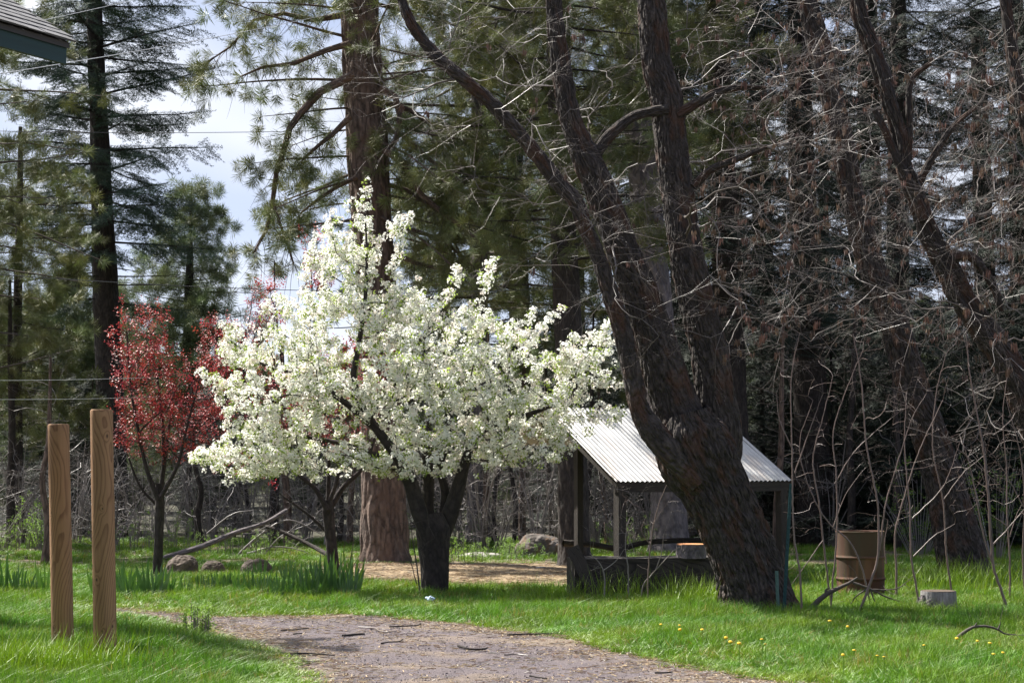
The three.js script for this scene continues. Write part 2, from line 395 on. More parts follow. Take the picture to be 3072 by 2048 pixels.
function buildGrass() {
  seed(77);
  const kinds = [grassClump(16, 0.17, 0.075, 0.45, 0.007), grassClump(16, 0.19, 0.08, 0.7, 0.0075), grassClump(14, 0.2, 0.07, 1.0, 0.007)];
  const lists = kinds.map(() => [[], []]);
  const add = (x, d, hs, dry) => {
    const k = Math.floor(rnd() * 3), y = hgt(x, d) - 0.01, m = new THREE.Matrix4().compose(V(x, y, -d), new THREE.Quaternion().setFromAxisAngle(UP, rnd() * 6.283), V(rr(0.85, 1.15), hs * rr(0.8, 1.2), rr(0.85, 1.15)));
    const v = rr(0.6, 1.35), yl = clamp(fbm(x * 0.9, d * 0.9, 12) * 1.4 + 0.25 + dry, 0, 1);
    lists[k][0].push(m); lists[k][1].push(rnd() < 0.05 ? new THREE.Color(2.2 * v, 0.95 * v, 5 * v) : new THREE.Color(v * lerp(0.8, 1.5, yl), v * lerp(0.95, 1.1, yl), v * lerp(1.3, 0.8, yl)));
  };
  const zones = [[11.4, 16, 300], [16, 21, 240], [21, 27, 130], [27, 40, 60]];
  for (const [a, b, den] of zones) {
    const half = (d) => d * 0.305 + 0.9, area = (b - a) * (half(a) + half(b)), n = Math.floor(area * den);
    for (let i = 0; i < n; i++) {
      const d = rr(a, b), x = rr(-1, 1) * half(d);
      const pd = d < 23 ? pathD(x, d) : 9, dd = d > 20 ? dirtD(x, d) : 9;
      if (noGrass(x, d)) continue;
      if (pd < 0 && !(fbm(x * 1.3, d * 2.6, 31) > (pd > -0.8 ? 0.17 : 0.3) && rnd() < 0.45)) continue;
      if (pd < 0.25 && rnd() > 0.25 + pd * 3) continue;
      if (dd < 0 && !(fbm(x * 0.7, d * 1.2, 41) > 0.16 && rnd() < 0.4)) continue;
      if (dd < 0.3 && rnd() > 0.3 + dd * 2) continue;
      const [ux] = [x / d * F + CX];
      let h = 0.85 + 0.8 * fbm(x * 0.7, d * 0.7, 21) + 0.35 * fbm(x * 2.5, d * 2.5, 22);
      h *= 0.42 + 0.58 * sstep(Math.min(pd, dd), 0, 0.9);
      if (d > 17.5 && d < 21.5 && ux > 1500) h *= 1.15;      // rank grass round the leaning trunk and the timber
      if (d < 17 && ux < 700) h *= 1.2;
      if (d > 26) h *= 0.75;
      if (d > 29) { if (fbm(x * 0.5, d * 0.8, 51) < -0.12) continue; }
      add(x, d, clamp(h, 0.25, 2.2), sstep(0.5 - Math.min(pd, dd), 0, 0.6) * 0.4);
    }
  }
  const lawn = new THREE.Group(); lawn.name = 'lawn_grass'; lawn.userData.kind = 'stuff'; lawn.userData.label = 'bright green spring grass growing on both sides of the gravel drive'; lawn.userData.category = 'grass';
  scene.add(lawn);
  lists.forEach(([m, c], i) => { const o = inst('grass', kinds[i], M.grass, m, lawn, c); });
  // seed-headed taller blades near the posts and by the leaning trunk
  seed(79);
  const tallGeo = grassClump(9, 0.42, 0.09, 0.55, 0.008), tm = [], tc = [];
  const tall = (px, py, n, sx, sd) => { const g = ground(px, py); for (let i = 0; i < n; i++) { const x = g.x + gs() * sx, d = -g.z + gs() * sd; if (pathD(x, d) < 0.3 || noGrass(x, d)) continue; tm.push(new THREE.Matrix4().compose(V(x, hgt(x, d) - 0.01, -d), new THREE.Quaternion().setFromAxisAngle(UP, rnd() * 6.283), V(1, rr(0.6, 1.1), 1))); const v = rr(0.8, 1.3); tc.push(new THREE.Color(v * 1.2, v * 1.05, v * 0.9)); } };
  tall(70, 2030, 60, 0.35, 0.5); tall(300, 2030, 30, 0.5, 0.4); tall(1980, 1800, 40, 0.8, 0.3); tall(2150, 1830, 60, 0.5, 0.3); tall(2750, 1770, 160, 1.4, 1.2); tall(1650, 1810, 25, 0.8, 0.4); tall(2900, 1740, 80, 1, 1);
  inst('grass', tallGeo, M.grass, tm, lawn, tc);
}

// ---------------------------------------------------------------- litter and stones on the drive
function buildLitter() {
  seed(91);
  const st = new THREE.OctahedronGeometry(1, 0); st.scale(1, 0.6, 0.8);
  let ms = [], cs = [];
  for (let i = 0; i < 26000; i++) { const d = rr(12.5, 21), x = rr(-5, 4.2); if (pathD(x, d) > 0.1) continue; const s = 0.004 + 0.009 * Math.pow(rnd(), 3); ms.push(new THREE.Matrix4().compose(V(x, hgt(x, d) + 0.006, -d), new THREE.Quaternion().setFromEuler(new THREE.Euler(rnd() * 0.6, rnd() * 6.3, rnd() * 0.6)), V(s, s, s))); const v = rr(0.6, 1.5); cs.push(new THREE.Color(0.15 * v, 0.125 * v, 0.13 * v)); }
  inst(numbered('loose_gravel'), st, std({ color: 0xffffff, roughness: 0.9 }), ms, scene, cs);
  tag(scene.children[scene.children.length - 1], 'loose purplish gravel strewn over the drive', 'gravel');
  const straw = new THREE.BoxGeometry(1, 0.03, 0.035); ms = []; cs = [];
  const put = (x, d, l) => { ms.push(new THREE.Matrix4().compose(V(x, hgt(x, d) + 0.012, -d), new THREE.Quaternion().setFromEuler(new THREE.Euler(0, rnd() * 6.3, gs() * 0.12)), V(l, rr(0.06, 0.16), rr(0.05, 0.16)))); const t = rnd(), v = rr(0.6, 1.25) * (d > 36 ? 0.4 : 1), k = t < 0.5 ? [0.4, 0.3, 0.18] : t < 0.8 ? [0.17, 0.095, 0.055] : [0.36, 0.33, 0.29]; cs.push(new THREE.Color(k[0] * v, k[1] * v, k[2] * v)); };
  for (let i = 0; i < 42000; i++) { const d = rr(12.5, 21), x = rr(-5, 4.2), e = pathD(x, d); if (e > 0.15) continue; if (rnd() > 0.28 + 0.9 * sstep(e, -0.7, 0) + 1.2 * fbm(x * 1.3, d * 2, 61)) continue; put(x, d, rr(0.025, 0.09)); }
  for (let i = 0; i < 9000; i++) { const d = rr(23, 32), x = rr(-4, 2); if (dirtD(x, d) > 0.3) continue; put(x, d, rr(0.05, 0.18)); }
  for (let i = 0; i < 5000; i++) { const d = rr(31, 42), x = rr(-12, 12); put(x, d, rr(0.08, 0.3)); }
  const o = inst(numbered('fallen_needles'), straw, std({ color: 0xffffff, roughness: 0.85 }), ms, scene, cs);
  tag(o, 'tan fallen pine needles and bark bits strewn on the drive and clearing', 'litter');
}

// ---------------------------------------------------------------- foliage pieces
function needleTuft(n, L, w, open) {
  const m = new MB();
  for (let i = 0; i < n; i++) {
    const a = rnd() * 6.283, e = Math.pow(rnd(), 0.7) * open, d = V(Math.cos(a) * Math.sin(e), Math.cos(e), Math.sin(a) * Math.sin(e)), b = V(0, rr(-0.06, 0.05), 0), l = L * rr(0.75, 1.1);
    const s = V().crossVectors(d, V(gs(), gs(), gs())).normalize().multiplyScalar(w);
    const mid = b.clone().addScaledVector(d, l * 0.55), tip = b.clone().addScaledVector(d, l); tip.y -= 0.02 * rnd();
    m.tri(b.clone().sub(s), mid.clone().add(s), tip); m.tri(b.clone().add(s), mid.clone().sub(s), tip);
  }
  return m.geo();
}
function firSpray(L, n, nl) {
  const m = new MB();
  const comb = (o, d, l) => {
    const k = Math.max(3, Math.round(l / 0.022)), up = V(0, 0, 1), side = V().crossVectors(d, up).normalize();
    for (let i = 0; i < k; i++) for (const s of [-1, 1]) {
      const p = o.clone().addScaledVector(d, (l * (i + rnd())) / k), t = side.clone().multiplyScalar(s).addScaledVector(d, rr(0.3, 0.9)).addScaledVector(up, gs() * 0.9).normalize().multiplyScalar(nl * rr(0.8, 1.2));
      const w = d.clone().multiplyScalar(0.006); m.tri(p.clone().sub(w), p.clone().add(w), p.clone().add(t));
    }
  };
  comb(V(0, 0, 0), V(0, 1, 0), L);
  for (let i = 0; i < n; i++) for (const s of [-1, 1]) { const y = (L * (i + 0.3 + 0.4 * rnd())) / n, l = L * 0.5 * (1 - (y / L) * 0.75) * rr(0.7, 1.1); comb(V(0, y, 0), V(s * 0.75, 0.66, gs() * 0.25 - 0.16).normalize(), l); }
  return m.geo();
}
seed(3);
const TUFT = [needleTuft(84, 0.19, 0.0019, 1.5), needleTuft(76, 0.17, 0.0019, 1.9), needleTuft(70, 0.21, 0.0018, 1.2)];
const FARTUFT = needleTuft(44, 0.24, 0.0045, 1.7);
const SPRAY = [firSpray(0.42, 6, 0.034), firSpray(0.36, 5, 0.036)];
function leafSprig(n, L, w, len) { // leaves up a short shoot
  const m = new MB();
  for (let i = 0; i < n; i++) {
    const a = i * 2.4 + rnd(), y = (L * (i + rnd() * 0.5)) / n, d = V(Math.cos(a), rr(0.2, 0.9), Math.sin(a)).normalize(), s = V().crossVectors(d, V(gs() * 0.3, 1, gs() * 0.3)).normalize().multiplyScalar(w * 0.5), b = V(0, y, 0).addScaledVector(d, len * 0.2);
    const l = len * rr(0.7, 1.15), mid = b.clone().addScaledVector(d, l * 0.45), tip = b.clone().addScaledVector(d, l); tip.y -= l * 0.15;
    m.quad(b, mid.clone().add(s), tip, mid.clone().sub(s));
  }
  return m.geo();
}
function blossomCluster(n, R, r) {
  const m = new MB();
  for (let i = 0; i < n; i++) {
    const d = V(gs(), gs() * 0.8 + 0.35, gs()).normalize(), c = d.clone().multiplyScalar(R * rr(0.6, 1.1)), x = V().crossVectors(d, V(gs(), gs(), gs())).normalize(), y = V().crossVectors(d, x), a0 = rnd() * 6;
    for (let k = 0; k < 5; k++) {
      const a = a0 + (k * 6.283) / 5, rad = x.clone().multiplyScalar(Math.cos(a)).addScaledVector(y, Math.sin(a)), tn = x.clone().multiplyScalar(-Math.sin(a)).addScaledVector(y, Math.cos(a)).multiplyScalar(r * 0.46);
      const mid = c.clone().addScaledVector(rad, r * 0.62).addScaledVector(d, r * 0.22), tip = c.clone().addScaledVector(rad, r * 1.05).addScaledVector(d, r * 0.3);
      m.quad(c, mid.clone().add(tn), tip, mid.clone().sub(tn));
    }
  }
  return m.geo();
}
const BLOSSOM = [blossomCluster(12, 0.045, 0.0145), blossomCluster(10, 0.042, 0.015), blossomCluster(8, 0.036, 0.014)];
const SPRIG = leafSprig(5, 0.05, 0.022, 0.045), PLUMSPRIG = leafSprig(8, 0.14, 0.022, 0.042), WEEDSPRIG = leafSprig(9, 0.2, 0.035, 0.08), SHRUBSPRIG = leafSprig(8, 0.16, 0.035, 0.06);
// bare twig spray: crooked little shoots
function twigSpray(L, n, r, sub = 2) {
  const m = new MB();
  const shoot = (o, d, l, rad, depth) => {
    const k = 5, P = [], R = []; const ph = rnd() * 90; let p = o.clone(), dd = d.clone();
    for (let i = 0; i <= k; i++) { P.push(p.clone()); R.push(rad * (1 - 0.75 * i / k)); dd.add(V(N3(ph, i * 0.9, 1), N3(ph, i * 0.9, 5) + 0.04, N3(ph, i * 0.9, 9)).multiplyScalar(0.27)).normalize(); p.addScaledVector(dd, l / k); }
    m.tube(P, R, 3);
    if (depth) for (let i = 0; i < n; i++) { const q = P[1 + Math.floor(rnd() * k)], e = V(gs(), gs() * 0.7, gs()).normalize().multiplyScalar(0.8).add(dd).normalize(); shoot(q, e, l * rr(0.25, 0.6), rad * 0.6, depth - 1); }
  };
  shoot(V(0, 0, 0), UP.clone(), L, r, sub);
  return m.geo();
}
seed(4);
const TWIGS = [twigSpray(0.75, 4, 0.0029), twigSpray(0.65, 5, 0.0027), twigSpray(0.85, 4, 0.003), twigSpray(0.6, 5, 0.0026)];
function podBunch(n) { const m = new MB(); for (let i = 0; i < n; i++) { const x = gs() * 0.035, z = gs() * 0.035, l = rr(0.05, 0.1), w = rr(0.006, 0.011), a = rnd() * 6.3, c = Math.cos(a) * w, s = Math.sin(a) * w, b = V(x, rr(-0.03, 0), z), e = V(x + gs() * 0.012, b.y - l, z + gs() * 0.012), mid = b.clone().lerp(e, 0.55); m.quad(b, V(mid.x + c, mid.y, mid.z + s), e, V(mid.x - c, mid.y, mid.z - s)); } return m.geo(); }
const PODS = [podBunch(12), podBunch(8)];

// ---------------------------------------------------------------- bark relief
const furrow = (fa, fs, amp, lump, sv = 0) => (a, s, r) => {
  const R = Math.max(r, 0.06), ca = Math.cos(a), sa = Math.sin(a), x = ca * R * fa + sv, z = sa * R * fa, y = s * fs + sv;
  const wx = 0.5 * N3(x * 0.5, y * 1.2, z * 0.5 + 9), n1 = N3(x + wx, y, z + wx), groove = clamp(1 - 3.2 * Math.abs(n1), 0, 1);
  return amp * (0.35 - groove) + amp * 0.5 * N3(x * 2.1 + 4, y * 2.6, z * 2.1) + lump * N3(ca * 1.3 + sv, s * 0.8, sa * 1.3);
};
function trunkMesh(name, pts, rad, mat, parent, { seg = 40, step = 0.06, disp = null, cap = false } = {}) {
  const [P, R] = smooth(pts, rad, step), m = new MB(); m.tube(P, R, seg, 0.5, 1.0, disp, cap); return part(name, m.geo(), mat, parent);
}

// ---------------------------------------------------------------- the great leaning tree and the other bare trees
const line = (list, d) => ({ pts: list.map(([x, y, w, dd]) => at(x, y, d + (dd ?? 0))), rad: list.map(([, , w, dd]) => (w / 2) * ((d + (dd ?? 0)) / F)) });
const baseOf = (l) => V(l.pts[0].x, 0, l.pts[0].z);
function bareTree(name, label, category, trunk, limbs, zones, o) {
  const root = thing(name, label, category, baseOf(trunk)), O = root.position;
  trunk.pts[0].y = Math.min(trunk.pts[0].y, -0.15);
  TRUNKS.push([O.x, -O.z, trunk.rad[0] * 0.95]);
  trunkMesh('trunk', rel(trunk.pts, O), trunk.rad, M.cotton, root, { seg: o.seg ?? 160, step: o.step ?? 0.025, disp: furrow(17, 4.2, o.amp ?? 0.022, o.lump ?? 0.05, o.sv) });
  limbs.forEach((l, i) => trunkMesh('limb', rel(l.pts, O), l.rad, M.cotton, root, { seg: Math.max(24, Math.round(l.rad[0] * 700)), step: 0.03, disp: furrow(17, 4.4, Math.min(0.018, l.rad[0] * 0.13), 0.012, i + o.sv) }));
  seed(o.sv * 31 + 9);
  const targets = [];
  for (const [x0, y0, x1, y1, n, da, db] of zones) for (let i = 0; i < n; i++) targets.push(at(rr(x0, x1), rr(y0, y1), rr(da, db)));
  const t = grow([{ pts: trunk.pts, rad: trunk.rad, noAttach: o.noAttach ?? 0.9 }, ...limbs.map((l) => ({ pts: l.pts, rad: l.rad, noAttach: l.no ?? 0.12 }))], targets, { step: 0.13, wig: 0.1, bias: 0.2, up: 0.3, rTip: 0.0042, pow: 0.43, maxR: 0.04 });
  treeParts(t, O, M.twigDark, root, { big: 0.013, smallMat: M.twigMid, max: 90 });
  const tw = TWIGS.map(() => []), pd = PODS.map(() => []), pc = PODS.map(() => []);
  t.nodes.forEach((q) => {
    if (q.seed || q.r > 0.02) return;
    const dir = V().subVectors(q.p, t.nodes[q.par].p).normalize();
    const k = q.tip ? 1 + (rnd() < 0.6) : rnd() < o.dens ? 1 : 0;
    for (let i = 0; i < k; i++) {
      const e = V(gs(), gs() * 0.55 + 0.05, gs()).normalize().addScaledVector(dir, 0.7), p = q.p.clone().sub(O);
      tw[Math.floor(rnd() * 4)].push(place(p, e, rr(0.5, 1.1)));
      const pr = o.pods(...toPx(q.p));
      if (rnd() < pr) { const j = Math.floor(rnd() * 2), v = rr(0.45, 1.5); pd[j].push(new THREE.Matrix4().compose(p.clone().add(V(gs() * 0.25, -0.02 + gs() * 0.12, gs() * 0.25)), new THREE.Quaternion().setFromAxisAngle(UP, rnd() * 6.3), V(1, 1, 1).multiplyScalar(rr(0.7, 1.25)))); pc[j].push(new THREE.Color(v, v * rr(0.85, 1.1), v)); }
    }
  });
  tw.forEach((m, i) => inst('twigs', TWIGS[i], i % 2 ? M.twigMid : M.twig, m, root));
  pd.forEach((m, i) => m.length && inst('seed_pods', PODS[i], M.pod, m, root, pc[i]));
  return root;
}
function buildBareTrees() {
  const podZone = (x, y) => (x > 2080 ? 1.05 * (1 - sstep(y, 950, 1200)) : x > 1500 ? 0.12 : 0.05);
  bareTree('leaning_tree', 'huge leaning bare tree with furrowed dark bark in front of the shed', 'tree',
    line([[2285, 1872, 300], [2272, 1815, 236], [2244, 1710, 206], [2191, 1575, 196], [2140, 1457, 203], [2100, 1378, 235], [2075, 1310, 225], [2055, 1240, 160]], 20.3), [
      { ...line([[2095, 1455, 60], [2020, 1368, 80], [1955, 1290, 78], [1920, 1231, 60], [1898, 1129, 58], [1871, 1001, 57], [1830, 874, 52], [1786, 746, 46], [1757, 683, 46], [1727, 606, 48], [1671, 542, 46], [1622, 478, 44], [1570, 415, 42], [1527, 364, 42], [1466, 300, 42], [1370, 221, 40], [1302, 161, 36], [1255, 102, 32], [1220, 42, 29], [1195, -40, 26]], 20.0), no: 0.45 },
      { ...line([[2112, 1440, 110], [2055, 1290, 148], [1998, 1129, 132], [1960, 1001, 118], [1918, 874, 112], [1864, 746, 98], [1820, 619, 95], [1766, 491, 88], [1737, 427, 76], [1714, 364, 66], [1690, 238, 60], [1670, 100, 52], [1655, -60, 46]], 20.35), no: 0.45 },
      { ...line([[2160, 1450, 110], [2163, 1300, 132], [2148, 1193, 118], [2130, 1065, 112], [2100, 938, 108], [2070, 810, 105], [2048, 683, 98], [2030, 555, 97], [2012, 427, 97], [2000, 300, 95], [1975, 213, 90], [1965, 130, 88], [1955, 0, 84], [1948, -70, 80]], 20.5), no: 0.4 },
      line([[2005, 330, 34], [1950, 335, 29], [1895, 352, 28], [1835, 400, 33], [1795, 450, 36], [1770, 495, 40]], 20.35),
      line([[2030, 345, 34], [2090, 310, 30], [2150, 278, 24], [2215, 262, 18], [2300, 264, 10]], 20.4),
      line([[2080, 560, 26], [2130, 510, 22], [2200, 480, 18], [2300, 440, 14]], 20.3),
    ], [[1100, -40, 1700, 380, 62, 19.2, 21.5], [1400, 300, 1800, 620, 22, 18.8, 21.2], [1650, -40, 2150, 560, 40, 20.2, 22.6], [2060, 60, 2500, 700, 84, 18.8, 22], [2120, 650, 2420, 1080, 45, 18.8, 21.5], [1500, 580, 1900, 900, 18, 18.9, 20.5], [1900, 560, 2060, 1000, 16, 19, 20.4]],
    { sv: 1, dens: 0.1, pods: podZone, noAttach: 1, seg: 280, amp: 0.03, lump: 0.06, step: 0.022 });
  bareTree('bare_tree', 'bare tree leaning left behind the rusty barrel, thick furrowed trunk', 'tree',
    line([[2900, 1730, 185], [2885, 1680, 150], [2830, 1436, 116], [2785, 1300, 106], [2739, 1174, 95], [2701, 1021, 84], [2650, 887, 78], [2600, 740, 75], [2555, 574, 74], [2527, 421, 70], [2468, 191, 64], [2420, 0, 55], [2405, -80, 50]], 26.5), [],
    [[2200, -40, 2720, 560, 70, 24.5, 28.5], [2300, 500, 2900, 1050, 64, 24, 28.5], [2650, 1000, 3000, 1350, 16, 24, 27]],
    { sv: 2, dens: 0.09, pods: podZone, noAttach: 0.3, seg: 140, amp: 0.024 });
  bareTree('bare_tree', 'bare tree with a slender leaning trunk crossing the upper right corner', 'tree',
    line([[3275, 1850, 200], [3230, 1560, 150], [3140, 1330, 120], [3050, 1135, 96], [2994, 1040, 86], [2920, 944, 68], [2876, 875, 66], [2838, 791, 64], [2789, 696, 54], [2755, 600, 50], [2716, 497, 46], [2700, 400, 43], [2675, 325, 43], [2651, 230, 46], [2625, 153, 46], [2586, 57, 46], [2560, -60, 40]], 21.5),
    [line([[2775, 660, 34], [2735, 560, 30], [2690, 470, 26], [2655, 390, 22], [2625, 330, 17]], 21.4), line([[2860, 770, 28], [2915, 770, 26], [2965, 830, 22], [2990, 880, 19], [3005, 935, 15]], 21.3), line([[2725, 480, 26], [2730, 380, 22], [2735, 240, 16], [2790, 190, 12]], 21.5), line([[2745, 570, 26], [2800, 470, 20], [2860, 380, 16], [2930, 320, 12]], 21.6)],
    [[2430, -40, 2700, 500, 26, 21.4, 24], [2650, 150, 3120, 620, 60, 20.5, 24], [2500, 560, 3120, 1000, 75, 20, 23.5], [2850, 900, 3120, 1350, 20, 20, 23]],
    { sv: 3, dens: 0.09, pods: podZone, noAttach: 0.35, seg: 140, amp: 0.018 });
  bareTree('bare_tree', 'bare tree with only its thin upper stem at the far right edge', 'tree',
    line([[3420, 1900, 150], [3330, 1300, 90], [3200, 800, 60], [3110, 480, 44], [3065, 300, 38], [3045, 200, 38], [3030, 100, 36], [3008, -60, 34]], 20.6), [],
    [[2900, 20, 3150, 500, 35, 19, 22], [2900, 450, 3180, 1100, 40, 19, 22]],
    { sv: 4, dens: 0.09, pods: podZone, noAttach: 0.4, seg: 90, amp: 0.012, lump: 0.02 });
}

// ---------------------------------------------------------------- flowering tree and plums
function inLobes(lobes, n, d) { const out = []; let tot = 0; for (const l of lobes) tot += l[4] ?? l[2] * l[3]; for (const [cx, cy, rx, ry, w, dz = 0, rz] of lobes) { const m = Math.round((n * (w ?? rx * ry)) / tot); for (let i = 0; i < m; i++) { const v = V(gs(), gs(), gs()).normalize().multiplyScalar(Math.pow(rnd(), 0.24)); out.push(at(cx + v.x * rx, cy + v.y * ry, d + dz + v.z * (rz ?? ((rx + ry) / 2) * (d / F)))); } } return out; }
function buildBlossomTree() {
  const d = 23, trunk = line([[1300, 1815, 96], [1304, 1770, 82], [1304, 1700, 84], [1300, 1640, 92], [1298, 1590, 100], [1292, 1540, 64]], d);
  const root = thing('flowering_tree', 'broad tree covered in white blossom with a short dark forked trunk', 'tree', baseOf(trunk)), O = root.position;
  TRUNKS.push([O.x, -O.z, 0.18]);
  const limbs = [
    line([[1298, 1660, 46], [1255, 1530, 58], [1228, 1440, 50], [1195, 1375, 40], [1140, 1300, 34], [1085, 1220, 28], [1060, 1130, 22], [1075, 1040, 18], [1095, 900, 13], [1100, 760, 9], [1095, 640, 7]], d - 0.1),
    line([[1312, 1660, 46], [1350, 1540, 60], [1372, 1470, 50], [1392, 1400, 38], [1415, 1330, 32], [1455, 1285, 26], [1530, 1260, 20], [1620, 1230, 15], [1720, 1190, 10]], d + 0.15),
    line([[1298, 1640, 36], [1282, 1520, 44], [1285, 1430, 40], [1270, 1300, 32], [1230, 1200, 26], [1225, 1080, 20], [1290, 980, 14], [1330, 900, 9]], d + 0.45),
    line([[1215, 1420, 30], [1130, 1370, 24], [1020, 1330, 18], [900, 1310, 13], [780, 1320, 10], [660, 1345, 7]], d + 0.35),
    line([[1318, 1610, 30], [1335, 1480, 30], [1320, 1400, 22], [1360, 1310, 17], [1410, 1230, 13], [1490, 1110, 10], [1530, 1000, 7]], d + 0.3),
    line([[1120, 1280, 26], [1010, 1190, 20], [880, 1120, 15], [760, 1080, 10], [690, 1020, 7]], d + 0.2),
  ];
  trunkMesh('trunk', rel(trunk.pts, O), trunk.rad, M.plumBark, root, { seg: 64, step: 0.03, disp: furrow(22, 6, 0.009, 0.025, 5) });
  for (const l of limbs) trunkMesh('limb', rel(l.pts, O), l.rad.map((r) => r * 0.84), M.plumBark, root, { seg: 20, step: 0.05, disp: furrow(24, 7, 0.004, 0.01, 6) });
  seed(21);
  const lobes = [[830, 1180, 210, 150], [1060, 1060, 230, 220], [1300, 1110, 270, 240], [1560, 1120, 210, 150], [760, 1370, 150, 62, 18000], [980, 1350, 260, 85], [1300, 1340, 280, 95], [1560, 1310, 180, 90], [1010, 830, 100, 160, 18000], [1090, 760, 45, 120, 6500], [1760, 1080, 95, 90, 11000], [720, 1030, 70, 60, 5500], [880, 960, 110, 90, 9000], [1230, 900, 100, 70, 6000], [1420, 960, 60, 60, 3500], [640, 1370, 70, 40, 3000], [1720, 1260, 120, 50, 5500], [1810, 1235, 60, 30, 2000]].map((l) => [l[0], l[1], l[2], l[3], l[4], 0, Math.min(1.7, ((l[2] + l[3]) / 2) * 1.35 * (d / F))]);
  const targets = inLobes(lobes, 1250, d);
  const shoot = (a, b, n, s) => { for (let i = 0; i <= n; i++) { const t = i / n; targets.push(at(lerp(a[0], b[0], t) + gs() * s, lerp(a[1], b[1], t) + gs() * s, d + gs() * 0.15)); } };
  shoot([1110, 800], [1092, 540], 8, 8); shoot([1160, 850], [1228, 640], 7, 10); shoot([1170, 700], [1215, 650], 3, 10); shoot([1410, 950], [1488, 785], 7, 10); shoot([1600, 1010], [1680, 930], 4, 8); shoot([1740, 1050], [1850, 965], 5, 10); shoot([1350, 900], [1365, 815], 4, 8); shoot([740, 1060], [665, 975], 4, 10); shoot([700, 1150], [605, 1125], 4, 8); shoot([1000, 800], [985, 640], 6, 14); shoot([1040, 760], [1040, 610], 5, 16); shoot([930, 900], [905, 800], 4, 12); shoot([1720, 1270], [1862, 1262], 5, 8); shoot([1780, 1150], [1865, 1150], 4, 12); shoot([620, 1370], [566, 1375], 3, 6); shoot([760, 1400], [690, 1445], 5, 8); shoot([1560, 980], [1605, 940], 3, 8);
  const t = grow([{ pts: trunk.pts, rad: trunk.rad, noAttach: 1 }, ...limbs.map((l) => ({ pts: l.pts, rad: l.rad, noAttach: 0.22 }))], targets, { step: 0.1, wig: 0.07, bias: 0.22, rTip: 0.0035, pow: 0.4, maxR: 0.03 });
  treeParts(t, O, M.plumBark, root, { big: 0.011, max: 70 });
  const bl = BLOSSOM.map(() => []), bc = BLOSSOM.map(() => []), lf = [], lc = [];
  t.nodes.forEach((q) => {
    if (q.seed && q.r > 0.02) return; if (q.r > 0.013) return;
    const n = q.tip ? 5 : rnd() < 0.6 ? 4 : 3;
    const dense = 1.5 * fbm(q.p.x * 2.4, q.p.y * 3.4, q.p.z * 2.4) + 0.5;
    for (let i = 0; i < n; i++) {
      if (rnd() > 0.2 + dense * 1.05) continue;
      const p = q.p.clone().sub(O).add(V(gs(), gs(), gs()).multiplyScalar(0.065)), k = Math.floor(rnd() * 3), e = V(gs(), gs() + 0.7, gs());
      bl[k].push(place(p, e, rr(0.8, 1.3))); const v = rr(0.86, 1.02); bc[k].push(rnd() < 0.2 ? new THREE.Color(v, v * 0.93, v * 0.92) : new THREE.Color(v, v, v));
      if (rnd() < 0.55) { lf.push(place(p.clone().add(V(gs(), gs() - 0.3, gs()).multiplyScalar(0.04)), V(gs(), gs() + 0.4, gs()), rr(0.7, 1.3))); const w = rr(0.6, 1.3); lc.push(new THREE.Color(w, w, w)); }
    }
  });
  bl.forEach((m, i) => inst('blossom', BLOSSOM[i], M.petal, m, root, bc[i]));
  inst('leaves', SPRIG, M.newLeaf, lf, root, lc);
}
function plum(label, trunk, limbs, lobes, shoots, n, d, sv, dens) {
  const root = thing('plum_tree', label, 'tree', baseOf(trunk)), O = root.position;
  TRUNKS.push([O.x, -O.z, 0.12]);
  trunkMesh('trunk', rel(trunk.pts, O), trunk.rad, M.plumBark, root, { seg: 32, step: 0.05, disp: furrow(26, 7, 0.005, 0.012, sv) });
  for (const l of limbs) trunkMesh('limb', rel(l.pts, O), l.rad.map((r) => r * 0.52), M.plumBark, root, { seg: 12, step: 0.08 });
  seed(sv);
  const targets = inLobes(lobes, n, d);
  for (const [a, b, k, s] of shoots) for (let i = 0; i <= k; i++) targets.push(at(lerp(a[0], b[0], i / k) + gs() * s, lerp(a[1], b[1], i / k) + gs() * s, d + gs() * 0.2));
  const t = grow([{ pts: trunk.pts, rad: trunk.rad, noAttach: 0.95 }, ...limbs.map((l) => ({ pts: l.pts, rad: l.rad, noAttach: 0.25 }))], targets, { step: 0.12, wig: 0.05, bias: 0.3, up: 0.6, rTip: 0.0035, pow: 0.4, maxR: 0.025 });
  treeParts(t, O, M.plumBark, root, { big: 0.011, max: 40 });
  const lf = [], lc = [];
  t.nodes.forEach((q) => {
    if (q.r > 0.011) return; const y = toPx(q.p)[1];
    const n = q.tip ? 2 : 1;
    for (let i = 0; i < n; i++) { if (rnd() > dens) continue; lf.push(place(q.p.clone().sub(O).add(V(gs(), gs(), gs()).multiplyScalar(0.04)), V(gs(), gs() + 0.9, gs()), rr(0.65, 1.25))); const v = rr(0.5, 1.5); lc.push(new THREE.Color(v, v * rr(0.7, 1.6), v * rr(0.8, 1.3))); }
  });
  inst('leaves', PLUMSPRIG, M.plumLeaf, lf, root, lc);
}
